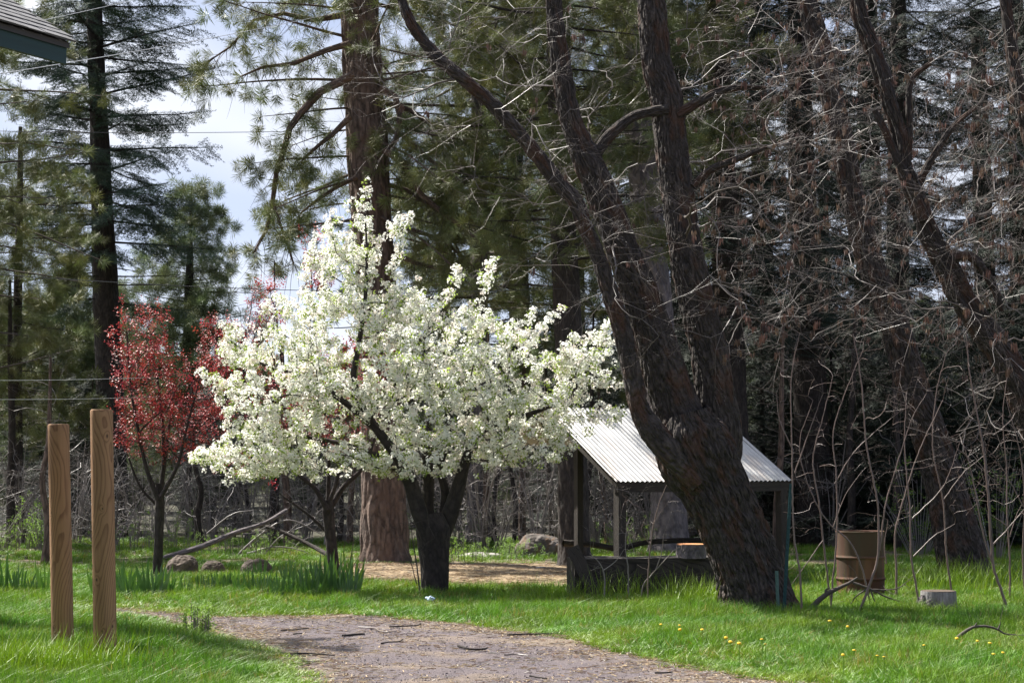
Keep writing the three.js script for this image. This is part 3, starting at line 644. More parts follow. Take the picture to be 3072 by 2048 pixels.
function buildPlums() {
  plum('red-leaved plum tree with an upright oval crown beside the two posts', line([[471, 1765, 36], [471, 1735, 29], [474, 1620, 27], [478, 1520, 28], [478, 1450, 22]], 25),
    [line([[474, 1500, 30], [440, 1410, 24], [415, 1300, 18], [390, 1150, 12], [380, 1000, 8]], 24.9), line([[480, 1480, 30], [490, 1380, 22], [480, 1200, 15], [450, 1020, 9]], 25.3), line([[482, 1490, 28], [530, 1400, 20], [560, 1280, 14], [600, 1130, 9]], 24.7), line([[484, 1470, 22], [500, 1330, 18], [525, 1150, 12]], 25.6), line([[475, 1520, 18], [420, 1460, 14], [380, 1360, 10]], 25.2)],
    [[400, 1060, 66, 130], [440, 1160, 105, 150], [575, 1190, 130, 125], [500, 1300, 140, 110], [640, 1270, 70, 70], [390, 1260, 55, 110], [470, 1000, 40, 80]], [[[370, 1010], [365, 915], 5, 8], [[450, 1000], [480, 925], 5, 12], [[420, 960], [430, 915], 3, 10], [[640, 1240], [720, 1230], 4, 14], [[350, 1200], [330, 1010], 5, 14]], 700, 25, 41, 0.95);
  plum('taller red-leaved plum tree mostly hidden behind the white blossom', line([[1003, 1735, 42], [1000, 1700, 35], [990, 1600, 33], [984, 1530, 36], [982, 1500, 28]], 26.5),
    [line([[982, 1530, 34], [940, 1460, 26], [890, 1420, 20], [820, 1330, 14], [740, 1200, 9]], 26.4), line([[986, 1530, 36], [1030, 1460, 30], [1090, 1400, 22], [1140, 1250, 14], [1180, 1100, 9]], 26.7), line([[984, 1510, 30], [985, 1430, 24], [985, 1330, 18], [960, 1150, 13], [940, 950, 9], [930, 740, 6]], 26.9), line([[990, 1500, 26], [1015, 1420, 22], [1010, 1300, 16], [1060, 1100, 10]], 26.2), line([[975, 1590, 20], [920, 1540, 16], [850, 1490, 11]], 26.5), line([[880, 1300, 14], [845, 1100, 11], [825, 900, 9], [822, 780, 7]], 26.8)],
    [[700, 1080, 90, 110, 13000], [655, 1030, 70, 80, 9000], [800, 930, 60, 90, 9000], [950, 780, 36, 90, 5000], [850, 1200, 160, 140], [1000, 1200, 160, 180], [970, 830, 30, 70, 5200], [1110, 1080, 80, 120], [740, 1400, 120, 35, 4000]], [[[950, 880], [915, 700], 7, 8], [[790, 960], [810, 870], 4, 14], [[690, 1050], [640, 985], 3, 14], [[985, 860], [1000, 800], 4, 10]], 760, 26.5, 43, 1);
}

// ---------------------------------------------------------------- conifers
// fir: level branches carrying flat sprays; pine: wandering limbs carrying needle tufts
function conifer(name, label, category, trunk, o, group) {
  const root = thing(name, label, category, o.base ?? baseOf(trunk), group), O = root.position;
  if (-O.z < 40) TRUNKS.push([O.x, -O.z, trunk.rad[0] * 0.95]);
  seed(o.sv);
  trunkMesh('trunk', rel(trunk.pts, O), trunk.rad, o.bark, root, { seg: o.seg ?? 24, step: o.step ?? 0.15, disp: o.disp });
  const [TP, TR] = smooth(trunk.pts, trunk.rad, 0.1), all = new MB(), fol = o.geos.map(() => []), fc = o.geos.map(() => []);
  const leaf = (p, dir, s) => { const k = Math.floor(rnd() * o.geos.length); fol[k].push(o.flat ? placeFlat(p, dir, s, gs() * 0.8) : place(p, dir, s)); const v = rr(0.7, 1.3); fc[k].push(new THREE.Color(v * rr(0.9, 1.15), v, v * rr(0.85, 1.1))); };
  const emit = (P, R, own) => { if (own && o.parts) { const m = new MB(); m.tube(P, R, 7); part('branch', m.geo(), o.bark, root); } else all.tube(P, R, R[0] > 0.02 ? 5 : 3); };
  const walk = (p, d, L, r, bendy, lift, n) => { const P = [p.clone()], R = [r], ph = rnd() * 80, q = p.clone(), e = d.clone(); for (let i = 1; i <= n; i++) { const u = i / n; e.add(V(N3(ph, u * 3, 1), N3(ph, u * 3, 5) * 0.7 + lift(u), N3(ph, u * 3, 9)).multiplyScalar(bendy / n * 4)).normalize(); q.addScaledVector(e, L / n); P.push(q.clone()); R.push(r * (1 - 0.8 * u)); } return [P, R]; };
  const y0 = TP[0].y, y1 = TP[TP.length - 1].y;
  const branches = [];
  for (const b of o.explicit ?? []) branches.push({ P: rel(b.pts, O), R: b.rad.map((x) => x * (o.ex ?? 1)), hang: o.hangTwigs, L: b.pts.reduce((a, p, i) => a + (i ? p.distanceTo(b.pts[i - 1]) : 0), 0), own: true });
  for (let i = 0; i < o.n; i++) {
    const h = lerp(o.h0, o.h1, Math.pow((i + rnd()) / o.n, o.hp ?? 1)); let k = TP.findIndex((p) => p.y >= h); if (k < 0) continue;
    const az = i * 2.399 + rr(-0.5, 0.5), L = o.len(h, az) * rr(0.65, 1.15); if (L < 0.15) continue;
    const d = V(Math.cos(az), o.pitch(h) + gs() * 0.12, Math.sin(az)).normalize(), r = clamp(L * 0.012, 0.008, 0.05) * (o.thick ?? 1);
    const [P, R] = walk(TP[k].clone().sub(O), d, L, r, o.bendy, o.lift, Math.max(5, Math.round(L / 0.2)));
    branches.push({ P, R, L, own: true, bare: h < (o.bareBelow ?? -9) });
  }
  for (const b of branches) {
    emit(b.P, b.R, b.own);
    const n = b.P.length; if (b.bare && rnd() < 0.6) continue;
    const [SP, SR] = smooth(b.P, b.R, o.gap);
    for (let i = Math.floor(SP.length * o.from); i < SP.length; i++) {
      const u = i / (SP.length - 1), dir = V().subVectors(SP[Math.min(i + 1, SP.length - 1)], SP[Math.max(i - 1, 0)]).normalize();
      if (o.flat) {
        leaf(SP[i], dir, rr(0.7, 1.1));
        const side = V().crossVectors(dir, UP).normalize();
        for (const s of [-1, 1]) { if (rnd() > o.dens) continue; const l = o.side * (1.05 - u) * Math.min(1, b.L * 0.5) * rr(0.6, 1.1) + 0.12; const d = dir.clone().multiplyScalar(0.75).addScaledVector(side, s).add(V(0, -0.2 + gs() * 0.3, 0)).normalize(); const e = SP[i].clone().addScaledVector(d, l); if (l > 0.2) all.tube([SP[i], e], [0.006, 0.003], 3); for (let t = 0.15; t < l; t += o.sgap ?? 0.2) leaf(SP[i].clone().addScaledVector(d, t), d.clone().add(V(gs() * 0.3, -0.25 + gs() * 0.4, gs() * 0.3)), (o.big ?? 1) * rr(0.7, 1.25)); }
      } else if (rnd() < o.dens) {
        const k = Math.floor(rnd() * 3) + 1;
        for (let j = 0; j < k; j++) {
          const d = V(gs(), gs() + (o.hang ?? 0), gs()).normalize().addScaledVector(dir, 0.8).normalize(), l = o.side * rr(0.3, 1) * (1.1 - 0.5 * u);
          const [P, R] = walk(SP[i], d, l, 0.006 * (o.tw ?? 1), 0.6, (u) => (o.hang ?? 0) * 0.25 + 0.1 * u, 5);
          all.tube(P, R, 3);
          const e = V().subVectors(P[5], P[3]).normalize(); leaf(P[5], e, rr(0.8, 1.25)); if (rnd() < (o.more ?? 0.5)) leaf(P[3], e.clone().add(V(gs(), gs(), gs()).multiplyScalar(0.5)), rr(0.7, 1.1));
        }
      }
    }
    if (b.hang) for (let i = 3; i < SP.length; i += 1) for (let j = 0; j < 2; j++) { const [P, R] = walk(SP[i], V(gs(), -0.4 - rnd(), gs()).normalize(), rr(0.3, 1.0), 0.007, 0.7, () => -0.12, 7); all.tube(P, R, 3); if (rnd() < 0.45) leaf(P[7], V().subVectors(P[7], P[5]), rr(0.8, 1.1)); }
    if (!o.flat) leaf(SP[SP.length - 1], V().subVectors(SP[SP.length - 1], SP[SP.length - 2]), 1.1);
  }
  if (all.tris) part(o.parts ? 'twigs' : 'branches', all.geo(), o.bark === M.pineBark || o.bark === M.greyBark ? M.twigDark : o.bark, root, 'stuff');
  fol.forEach((m, i) => m.length && inst('foliage', o.geos[i], o.needle, m, root, fc[i]));
  return root;
}
function vert(px, py0, d, h, r0, r1, lean = 0) { const b = at(px, py0, d); return { pts: [V(b.x, -0.1, -d), V(b.x, 0.5, -d), V(b.x + lean * h * 0.5, h * 0.5, -d), V(b.x + lean * h, h, -d)], rad: [r0 * 1.25, r0, lerp(r0, r1, 0.5), r1] }; }
function buildConifers() {
  // left fir
  conifer('fir_tree', 'tall dark fir with a long bare lower trunk behind the red-leaved plum', 'tree',
    { ...line([[350, 1680, 110], [338, 1500, 92], [325, 1100, 80], [316, 900, 76], [303, 600, 64], [295, 350, 54], [283, 100, 48], [270, -300, 38], [255, -900, 18]], 42) },
    { sv: 101, bark: M.firBark, needle: M.firNeedle, geos: SPRAY, flat: true, parts: true, n: 96, h0: 5.2, h1: 14.8, hp: 0.95, bareBelow: 6.6, big: 1.4, seg: 40, disp: furrow(9, 3, 0.02, 0.03, 3), len: (h) => (h < 6.5 ? 1.7 : h < 13 ? 2.5 : 2.0 * Math.max(0.2, (19 - h) / 6)), pitch: (h) => (h < 9 ? -0.02 : 0.12), bendy: 0.16, lift: (u) => -0.12 + 0.25 * u, gap: 0.19, from: 0.26, side: 0.7, dens: 0.9, sgap: 0.16 });
  // great ponderosa
  const pine = line([[1158, 1700, 168], [1156, 1650, 142], [1150, 1500, 130], [1142, 1250, 126], [1134, 1000, 120], [1125, 800, 118], [1105, 500, 122], [1090, 250, 120], [1078, 0, 116], [1062, -400, 96], [1050, -900, 60]], 31);
  const limb = (list, dz = 0) => line(list, 31 + dz);
  conifer('pine_tree', 'great pine with a thick reddish plated trunk behind the white blossom', 'tree', pine,
    { sv: 103, bark: M.pineBark, needle: M.pineNeedle, geos: TUFT, parts: true, n: 46, h0: 5.4, h1: 12.5, seg: 150, step: 0.04, disp: furrow(7, 1.3, 0.024, 0.03, 7), thick: 1.0,
      len: (h, az) => (Math.cos(az) < 0 ? 2.5 : 2.9), pitch: (h) => (h < 7.5 ? -0.12 : 0.1), bendy: 0.42, lift: (u) => -0.14 + 0.2 * u, gap: 0.14, from: 0.22, side: 0.75, dens: 0.5, hang: -0.25, more: 0.55, ex: 0.66, hangTwigs: true,
      explicit: [limb([[1060, 225, 46], [1020, 245, 42], [960, 275, 38], [900, 340, 34], [868, 385, 30], [850, 450, 27], [828, 520, 24], [815, 620, 22], [798, 690, 17], [760, 760, 10]], -0.6), limb([[1050, 350, 30], [1000, 400, 24], [950, 440, 17], [905, 480, 10]], -0.5), limb([[1070, 530, 26], [1010, 560, 20], [950, 600, 15], [900, 640, 8]], -0.4),
        limb([[1050, 130, 34], [980, 150, 26], [880, 190, 19], [790, 200, 13], [720, 230, 8]], -0.4), limb([[1060, 40, 34], [940, 60, 26], [850, 40, 20], [760, 60, 14], [690, 140, 10], [600, 200, 6]], 0.4), limb([[815, 600, 16], [850, 700, 12], [880, 790, 8]], -0.6),
        limb([[1140, 265, 40], [1185, 290, 34], [1200, 350, 30], [1188, 420, 26], [1160, 455, 20]], -0.6), limb([[1150, 450, 34], [1215, 490, 30], [1260, 580, 26], [1330, 640, 22], [1400, 690, 16], [1450, 740, 9]], -0.7), limb([[1140, 380, 30], [1200, 400, 26], [1290, 480, 20], [1370, 540, 14], [1430, 570, 8]], -0.2), limb([[1170, 700, 30], [1240, 690, 22], [1330, 720, 17], [1420, 800, 10]], -0.4), limb([[1180, 760, 26], [1250, 790, 20], [1330, 810, 12]], -0.6), limb([[1150, 550, 26], [1220, 570, 20], [1320, 640, 14], [1380, 760, 9]], 0.2), limb([[1130, 300, 30], [1230, 330, 24], [1330, 400, 18], [1450, 440, 10]], 0.4)] });
  // pines whose boughs fill the upper middle
  const pineOpt = (sv, x) => ({ sv, bark: M.greyBark, needle: M.pineNeedle, geos: TUFT, n: 70, h0: 4.6, h1: 13.5, seg: 80, step: 0.06, disp: furrow(9, 2, 0.018, 0.02, sv), len: () => 2.7, pitch: () => 0.0, bendy: 0.4, lift: (u) => -0.1 + 0.2 * u, gap: 0.13, from: 0.2, side: 0.75, dens: 0.85, hang: -0.15, more: 1, ...x });
  conifer('pine_tree', 'dark straight pine trunk just left of the leaning tree, behind the shed roof', 'tree', line([[1730, 1710, 125], [1724, 1650, 98], [1715, 1300, 86], [1702, 950, 82], [1690, 640, 78], [1680, 300, 72], [1672, 0, 66], [1660, -500, 48]], 30), pineOpt(107, { bark: M.firBark, n: 64, h0: 4.9, len: (h, az) => (Math.cos(az) < -0.2 ? 3.0 : 2.1), needle: M.pineNeedle }));
  conifer('pine_tree', 'bluish grey pine trunk seen through the shed and between the leaning stems', 'tree', line([[2010, 1690, 150], [2008, 1600, 116], [2002, 1480, 100], [1975, 1000, 98], [1935, 560, 94], [1905, 250, 90], [1885, 60, 84], [1850, -500, 60]], 33.5), pineOpt(109, { n: 44, h0: 7.2, len: () => 2.6 }));
  conifer('pine_tree', 'pine with olive green boughs filling the gap right of the great trunk', 'tree', vert(1435, 1500, 38, 15, 0.24, 0.1), pineOpt(113, { n: 110, h0: 3.8, len: (h) => 3.1, gap: 0.17, dens: 0.62 }));
  conifer('pine_tree', 'pine at the left edge with long tufted boughs below the roof corner', 'tree', line([[-130, 1720, 150], [-135, 1300, 120], [-150, 700, 100], [-170, 0, 80], [-190, -500, 60]], 33), pineOpt(117, { n: 66, h0: 3.2, h1: 10.5, len: (h) => (h < 5 ? 2.2 : 2.6), gap: 0.17, dens: 0.42, side: 0.6, bark: M.pineBark }));
  conifer('pine_tree', 'slim dark pine trunk at the far left, behind the shorter post', 'tree', line([[62, 1690, 46], [54, 1500, 34], [50, 1200, 30], [52, 900, 26], [58, 600, 20], [60, 380, 12]], 37), pineOpt(119, { n: 40, h0: 2.4, h1: 7.5, len: () => 1.5, gap: 0.14, dens: 0.85, bark: M.firBark, seg: 20, step: 0.1, disp: null }));
  conifer('pine_tree', 'pale soft-needled young pine between the dark fir and the great pine', 'tree', line([[566, 1660, 60], [562, 1300, 48], [566, 900, 30], [572, 640, 10], [574, 560, 4]], 50), { sv: 121, bark: M.firBark, needle: M.paleNeedle, geos: [FARTUFT], n: 120, h0: 1.2, h1: 9.2, len: (h) => Math.max(0.35, Math.min(2.1, (10.4 - h) * 0.42)), pitch: () => 0.05, bendy: 0.3, lift: (u) => 0.05, gap: 0.16, from: 0.12, side: 0.55, dens: 0.6, hang: 0.1, more: 0.7, seg: 16 });
  // dark firs standing behind the bare trees
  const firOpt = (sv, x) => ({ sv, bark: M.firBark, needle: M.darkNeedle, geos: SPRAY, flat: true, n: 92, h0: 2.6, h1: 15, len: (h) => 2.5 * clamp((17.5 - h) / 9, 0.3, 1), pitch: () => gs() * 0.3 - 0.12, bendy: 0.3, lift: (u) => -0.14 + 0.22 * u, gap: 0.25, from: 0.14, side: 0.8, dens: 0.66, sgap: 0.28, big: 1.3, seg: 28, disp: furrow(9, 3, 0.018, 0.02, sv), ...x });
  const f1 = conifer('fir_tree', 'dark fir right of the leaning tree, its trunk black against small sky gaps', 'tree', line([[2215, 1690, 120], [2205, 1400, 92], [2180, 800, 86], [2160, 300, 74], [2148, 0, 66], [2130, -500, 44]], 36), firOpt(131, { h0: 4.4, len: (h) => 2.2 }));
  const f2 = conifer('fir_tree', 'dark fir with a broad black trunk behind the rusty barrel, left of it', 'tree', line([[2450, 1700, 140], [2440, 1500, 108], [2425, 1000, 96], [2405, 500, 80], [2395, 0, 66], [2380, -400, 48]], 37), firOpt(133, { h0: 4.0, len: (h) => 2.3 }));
  // further back: copies of two firs and of a pine, each turned and scaled
  const far = [[f1, 1580, 50, 1.0], [f2, 1330, 57, 0.78], [f1, 1890, 46, 0.95], [f2, 2060, 52, 1.1], [f1, 2320, 48, 1.0], [f2, 2600, 44, 1.05], [f1, 2690, 41, 0.95], [f2, 2990, 49, 1.0], [f1, 3090, 42, 1.0], [f2, 3190, 37, 0.95], [f1, 2480, 58, 0.8], [f2, 2240, 60, 0.8], [f1, 1740, 62, 0.75]];
  const group = 'dark firs crowded behind the bare trees';
  far.forEach(([src, px, d, s], i) => { const g = at(px, 1600, d); copyOf(src, V(g.x, hgt(g.x, d), -d), i * 1.7, s, 'dark fir far back in the crowded wood on the right half', group); });
}
// young pines low in the background, all over the width
function buildYoungPines() {
  const root = conifer('young_pine', 'low young pine in the dim undergrowth behind the clearing', 'tree', vert(420, 1600, 56, 5.6, 0.09, 0.02), { sv: 141, bark: M.firBark, needle: M.paleNeedle, geos: [FARTUFT], n: 74, h0: 0.3, h1: 5.4, len: (h) => Math.max(0.25, (6.1 - h) * 0.33), pitch: () => 0.12, bendy: 0.3, lift: () => 0.06, gap: 0.2, from: 0.15, side: 0.45, dens: 0.8, hang: 0.1, more: 0.7, seg: 10 }, 'low young pines behind the clearing');
  const list = [[60, 47, 1.1], [190, 58, 1.25], [250, 44, 0.8], [700, 60, 0.85], [800, 66, 0.95], [900, 54, 0.75], [1010, 62, 0.9], [1110, 68, 0.95], [1230, 58, 0.8], [1330, 49, 0.7], [1400, 66, 1.0], [1500, 54, 0.8], [1590, 45, 0.75], [1640, 62, 1.0], [1780, 56, 0.95], [1860, 44, 0.7], [1960, 58, 1.0], [2080, 47, 0.8], [2300, 56, 1.0], [2380, 44, 0.75], [2540, 50, 1.0], [2680, 46, 0.9], [2800, 52, 1.1], [2980, 45, 0.9], [3090, 52, 1.1], [-60, 52, 1.2], [330, 66, 1.3], [500, 64, 0.9], [620, 58, 0.75]];
  list.forEach(([px, d, s], i) => { const g = at(px, 1600, d); copyOf(root, V(g.x, hgt(g.x, d), -d), i * 2.1, s * rr(0.95, 1.1)); });
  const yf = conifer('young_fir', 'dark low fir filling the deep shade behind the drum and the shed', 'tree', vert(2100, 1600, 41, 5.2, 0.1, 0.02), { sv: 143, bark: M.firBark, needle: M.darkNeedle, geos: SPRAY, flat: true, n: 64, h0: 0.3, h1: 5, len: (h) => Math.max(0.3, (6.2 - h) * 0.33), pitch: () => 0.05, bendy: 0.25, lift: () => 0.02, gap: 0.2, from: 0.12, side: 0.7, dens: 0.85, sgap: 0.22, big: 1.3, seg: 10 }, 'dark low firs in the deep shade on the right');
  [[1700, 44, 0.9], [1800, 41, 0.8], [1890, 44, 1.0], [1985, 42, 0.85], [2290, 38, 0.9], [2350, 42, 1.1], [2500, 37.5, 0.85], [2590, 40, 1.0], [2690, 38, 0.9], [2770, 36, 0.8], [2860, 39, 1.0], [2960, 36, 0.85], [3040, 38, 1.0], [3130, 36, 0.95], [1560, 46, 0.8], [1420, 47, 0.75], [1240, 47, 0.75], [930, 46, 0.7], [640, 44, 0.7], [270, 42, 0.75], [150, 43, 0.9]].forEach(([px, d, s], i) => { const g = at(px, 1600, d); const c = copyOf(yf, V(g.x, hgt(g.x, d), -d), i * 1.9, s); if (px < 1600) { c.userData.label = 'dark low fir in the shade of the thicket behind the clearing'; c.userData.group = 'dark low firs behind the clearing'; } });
  // far wood beyond, one mass
  seed(151);
  const m = new MB(); for (let i = 0; i < 900; i++) { const h = rr(0.4, 9), R = (9.4 - h) * 0.26 * Math.sqrt(rnd()), a = rnd() * 6.283, p = V(Math.cos(a) * R, h - R * 0.25, Math.sin(a) * R), s = V(gs(), gs() * 0.5, gs()).multiplyScalar(0.32), t = V(gs(), gs() * 0.4 - 0.2, gs()).multiplyScalar(0.38); m.tri(p.clone().sub(s), p.clone().add(s), p.clone().add(t)); }
  m.tube([V(0, 0, 0), V(0, 9, 0)], [0.16, 0.02], 6);
  const ms = [], cs = [];
  for (let i = 0; i < 230; i++) { const d = rr(74, 125), x = rr(-0.42, 0.42) * d, right = x / d > 0.02, s = right ? rr(0.6, 1.05) : rr(0.5, 0.8) * (d / 90); ms.push(new THREE.Matrix4().compose(V(x, hgt(x, d) - 0.2, -d), new THREE.Quaternion().setFromAxisAngle(UP, rnd() * 6.3), V(s, s, s))); const v = rr(0.8, 1.3); cs.push(new THREE.Color(v, v, v)); }
  const o = inst('far_wood', m.geo(), M.paleNeedle, ms, scene, cs); tag(o, 'far wood of conifers closing the view behind everything', 'wood');
}

// ---------------------------------------------------------------- thicket
function buildThicket() {
  seed(161);
  const shrub = (sv, h, w, n) => {
    seed(sv); const root = thing('bare_shrub', 'leafless grey shrub in the thicket behind the clearing', 'shrub', V(0, 0, 0), 'leafless shrubs in the thicket');
    const seeds = [], targets = [];
    for (let i = 0; i < 9; i++) { const a = rnd() * 6.283, r = rr(0.2, 0.75) * w; seeds.push({ pts: [V(gs() * 0.12, -0.05, gs() * 0.12), V(Math.cos(a) * r * 0.35, h * 0.3, Math.sin(a) * r * 0.35), V(Math.cos(a) * r, h * rr(0.55, 0.85), Math.sin(a) * r)], rad: [rr(0.012, 0.024), 0.011, 0.005] }); }
    for (let i = 0; i < n; i++) { const a = rnd() * 6.283, r = w * Math.sqrt(rnd()) * 1.15; targets.push(V(Math.cos(a) * r, h * rr(0.12, 1.05) * (1 - 0.35 * (r / w) ** 2), Math.sin(a) * r)); }
    const st = new MB(); for (const s of seeds) { const [P, R] = smooth(s.pts, s.rad, 0.15); st.tube(P, R, 5); }
    part('stems', st.geo(), M.twigGrey, root, 'stuff');
    const t = grow(seeds, targets, { step: 0.14, wig: 0.12, bias: 0.15, rTip: 0.004, pow: 0.35, maxR: 0.01 }); treeParts(t, V(0, 0, 0), M.twigGrey, root, { big: 9, max: 0 });
    const tw = TWIGS.map(() => []); t.nodes.forEach((q) => { if (!q.seed && rnd() < (q.tip ? 0.9 : 0.16)) tw[Math.floor(rnd() * 4)].push(place(q.p, V(gs(), gs() * 0.8, gs()), rr(0.45, 0.9))); });
    tw.forEach((m, i) => inst('twigs', TWIGS[i], M.twigGrey, m, root));
    return root;
  };
  const kinds = [shrub(163, 2.3, 1.3, 90), shrub(164, 1.7, 1.2, 80), shrub(165, 2.8, 1.4, 100)];
  seed(166); let first = [true, true, true];
  for (let i = 0; i < 46; i++) {
    const px = i < 40 ? -60 + (i * 2250) / 39 : 2350 + (i - 40) * 140 + rr(-30, 30), d = rr(34.5, 40), k = i % 3, g = at(px, 1600, d), s = rr(0.75, 1.15);
    const src = kinds[k]; if (i > 41) continue; if (first[k]) { first[k] = false; src.position.set(g.x, hgt(g.x, d), -d); src.rotation.y = rnd() * 6; } else copyOf(src, V(g.x, hgt(g.x, d), -d), rnd() * 6.28, s);
  }
  // thin trunks standing in the thicket
  const trunks = [[35, 1700, 30, 1100, 26, 36, -3], [125, 1712, 143, 1330, 22, 30, 12], [560, 1640, 570, 1380, 22, 39, 6], [828, 1650, 820, 1300, 30, 38, -4], [862, 1655, 850, 1250, 24, 37, 4], [610, 1640, 585, 1400, 20, 37, -10], [1010, 1640, 1030, 1330, 16, 38, 8], [1050, 1650, 1060, 1300, 18, 37, -3], [1285, 1650, 1285, 1350, 30, 35, 0], [1330, 1640, 1345, 1350, 22, 36, 5], [1452, 1640, 1462, 1200, 17, 36, 2], [1485, 1640, 1500, 1250, 15, 38, -8], [1545, 1625, 1530, 1280, 16, 37, 6], [1568, 1622, 1572, 1150, 19, 38, -3], [1655, 1640, 1640, 1250, 18, 40, 3], [1760, 1660, 1775, 1200, 18, 37, -4], [1820, 1660, 1800, 1300, 14, 38, 5], [745, 1660, 735, 1350, 14, 40, 5], [700, 1650, 720, 1400, 12, 41, -3], [2330, 1690, 2345, 1200, 22, 34, -4], [2545, 1690, 2560, 1150, 24, 36, 6], [2700, 1690, 2685, 1200, 20, 35, -5]];
  trunks.forEach(([x0, y0, x1, y1, w, d, k], i) => {
    const l = line([[x0, y0 + 25, w * 1.2], [lerp(x0, x1, 0.35) + k, lerp(y0, y1, 0.35), w], [lerp(x0, x1, 0.7) - k, lerp(y0, y1, 0.7), w * 0.85], [x1, y1, w * 0.7], [x1 + (x1 - x0) * 0.4, y1 - 260, w * 0.35]], d);
    seed(200 + i);
    const lab = ['left edge of the photo', 'shorter post, low and leaning', 'bare shrubs right of the red-leaved plum', 'hidden plum, thicker of a pair', 'hidden plum, thinner reddish one', 'fallen pole, leaning left', 'great pine, at its left', 'great pine, nearest its left side', 'fork of the blossom tree', 'fork of the blossom tree, thinner', 'big boulder, second to its left', 'big boulder, thin one to its left', 'big boulder, close on its left', 'big boulder, rising above it', 'big boulder, at its right end', 'shed, left of its front post', 'shed, thin one beyond its post', 'fallen pole, thin and grey', 'fallen pole, thinnest left one', 'leaning tree, right of its base', 'rusty barrel, just above it', 'rusty barrel, to its right'][i];
    const root = thing('thin_tree', 'thin bare trunk in the thicket by the ' + lab, 'tree', baseOf(l)), O = root.position;
    if (d < 37) TRUNKS.push([O.x, -O.z, 0.1]);
    trunkMesh('trunk', rel(l.pts, O), l.rad, i % 3 === 1 ? M.pineBark : M.firBark, root, { seg: 12, step: 0.12 });
    const targets = []; for (let j = 0; j < 16; j++) targets.push(at(lerp(x0, x1, 1) + gs() * 90, rr(y1 - 250, lerp(y0, y1, 0.45)), d + gs() * 0.6));
    const t = grow([{ pts: l.pts, rad: l.rad, noAttach: 0.4 }], targets, { step: 0.16, wig: 0.1, up: 0.5, rTip: 0.005, maxR: 0.02 }); treeParts(t, O, M.twigDark, root, { big: 0.012, max: 6, smallMat: M.twigGrey });
    const tw = TWIGS.map(() => []); t.nodes.forEach((q) => { if (!q.seed && rnd() < (q.tip ? 1 : 0.15)) tw[Math.floor(rnd() * 4)].push(place(q.p.clone().sub(O), V(gs(), gs() + 0.3, gs()), rr(0.5, 0.9))); });
    tw.forEach((m, j) => m.length && inst('twigs', TWIGS[j], M.twigGrey, m, root));
  });
  // leafy shrubs, spring green
  const leafy = [['yellow-green leafy shrub behind the two posts', 125, 1690, 34, 0.55, 1.05, M.weed], ['green shrub in the shade at the right edge of the wood', 2990, 1690, 31, 0.8, 1.9, M.weed], ['green shrub behind the bare tree with the thick furrowed trunk', 2760, 1690, 33, 0.9, 1.7, M.weed], ['low leafy weed with upright stems in the grass right of the posts', 590, 1885, 17.5, 0.14, 0.28, M.weed], ['leafy green weeds in front of the big boulder', 1600, 1650, 32.5, 0.75, 0.3, M.weed], ['leafy green weeds beside the flat pale rock', 1430, 1668, 31.5, 0.9, 0.32, M.weed], ['fresh green weeds under the fallen pole', 720, 1655, 33, 1.1, 0.42, M.weed], ['fresh green brush low in the thicket left of the fallen pole', 420, 1660, 35, 1.0, 0.7, M.weed], ['fresh green brush low in the thicket right of the great pine', 1330, 1655, 35.5, 0.9, 0.7, M.weed], ['light green brush seen through the shed opening', 1900, 1660, 34, 0.8, 0.7, M.weed], ['light green brush at the far left edge of the thicket', 20, 1670, 34.5, 0.9, 0.6, M.weed]];
  leafy.forEach(([label, px, py, d, w, h, mat], i) => {
    seed(240 + i); const p = at(px, py, d); p.y = hgt(p.x, d); const root = thing(i < 3 ? 'leafy_shrub' : 'weed', label, i < 3 ? 'shrub' : 'weed', p);
    const st = new MB(), lf = [], lc = []; const n = Math.round(i < 3 ? 26 : 16 + w * 26);
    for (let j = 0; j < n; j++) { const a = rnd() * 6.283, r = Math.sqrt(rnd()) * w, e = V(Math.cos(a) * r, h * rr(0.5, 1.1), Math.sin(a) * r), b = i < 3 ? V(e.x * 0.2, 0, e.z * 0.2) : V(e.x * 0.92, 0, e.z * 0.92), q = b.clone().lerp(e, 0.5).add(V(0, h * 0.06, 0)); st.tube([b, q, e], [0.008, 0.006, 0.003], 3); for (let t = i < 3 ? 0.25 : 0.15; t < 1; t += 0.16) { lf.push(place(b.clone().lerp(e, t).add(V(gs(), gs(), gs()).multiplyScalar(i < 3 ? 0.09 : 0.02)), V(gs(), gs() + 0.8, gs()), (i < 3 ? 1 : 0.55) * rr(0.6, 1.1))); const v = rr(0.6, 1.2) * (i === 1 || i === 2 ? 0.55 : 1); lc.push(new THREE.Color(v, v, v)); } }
    part('stems', st.geo(), M.twigGrey, root, 'stuff'); inst('leaves', SHRUBSPRIG, mat, lf, root, lc);
  });
}

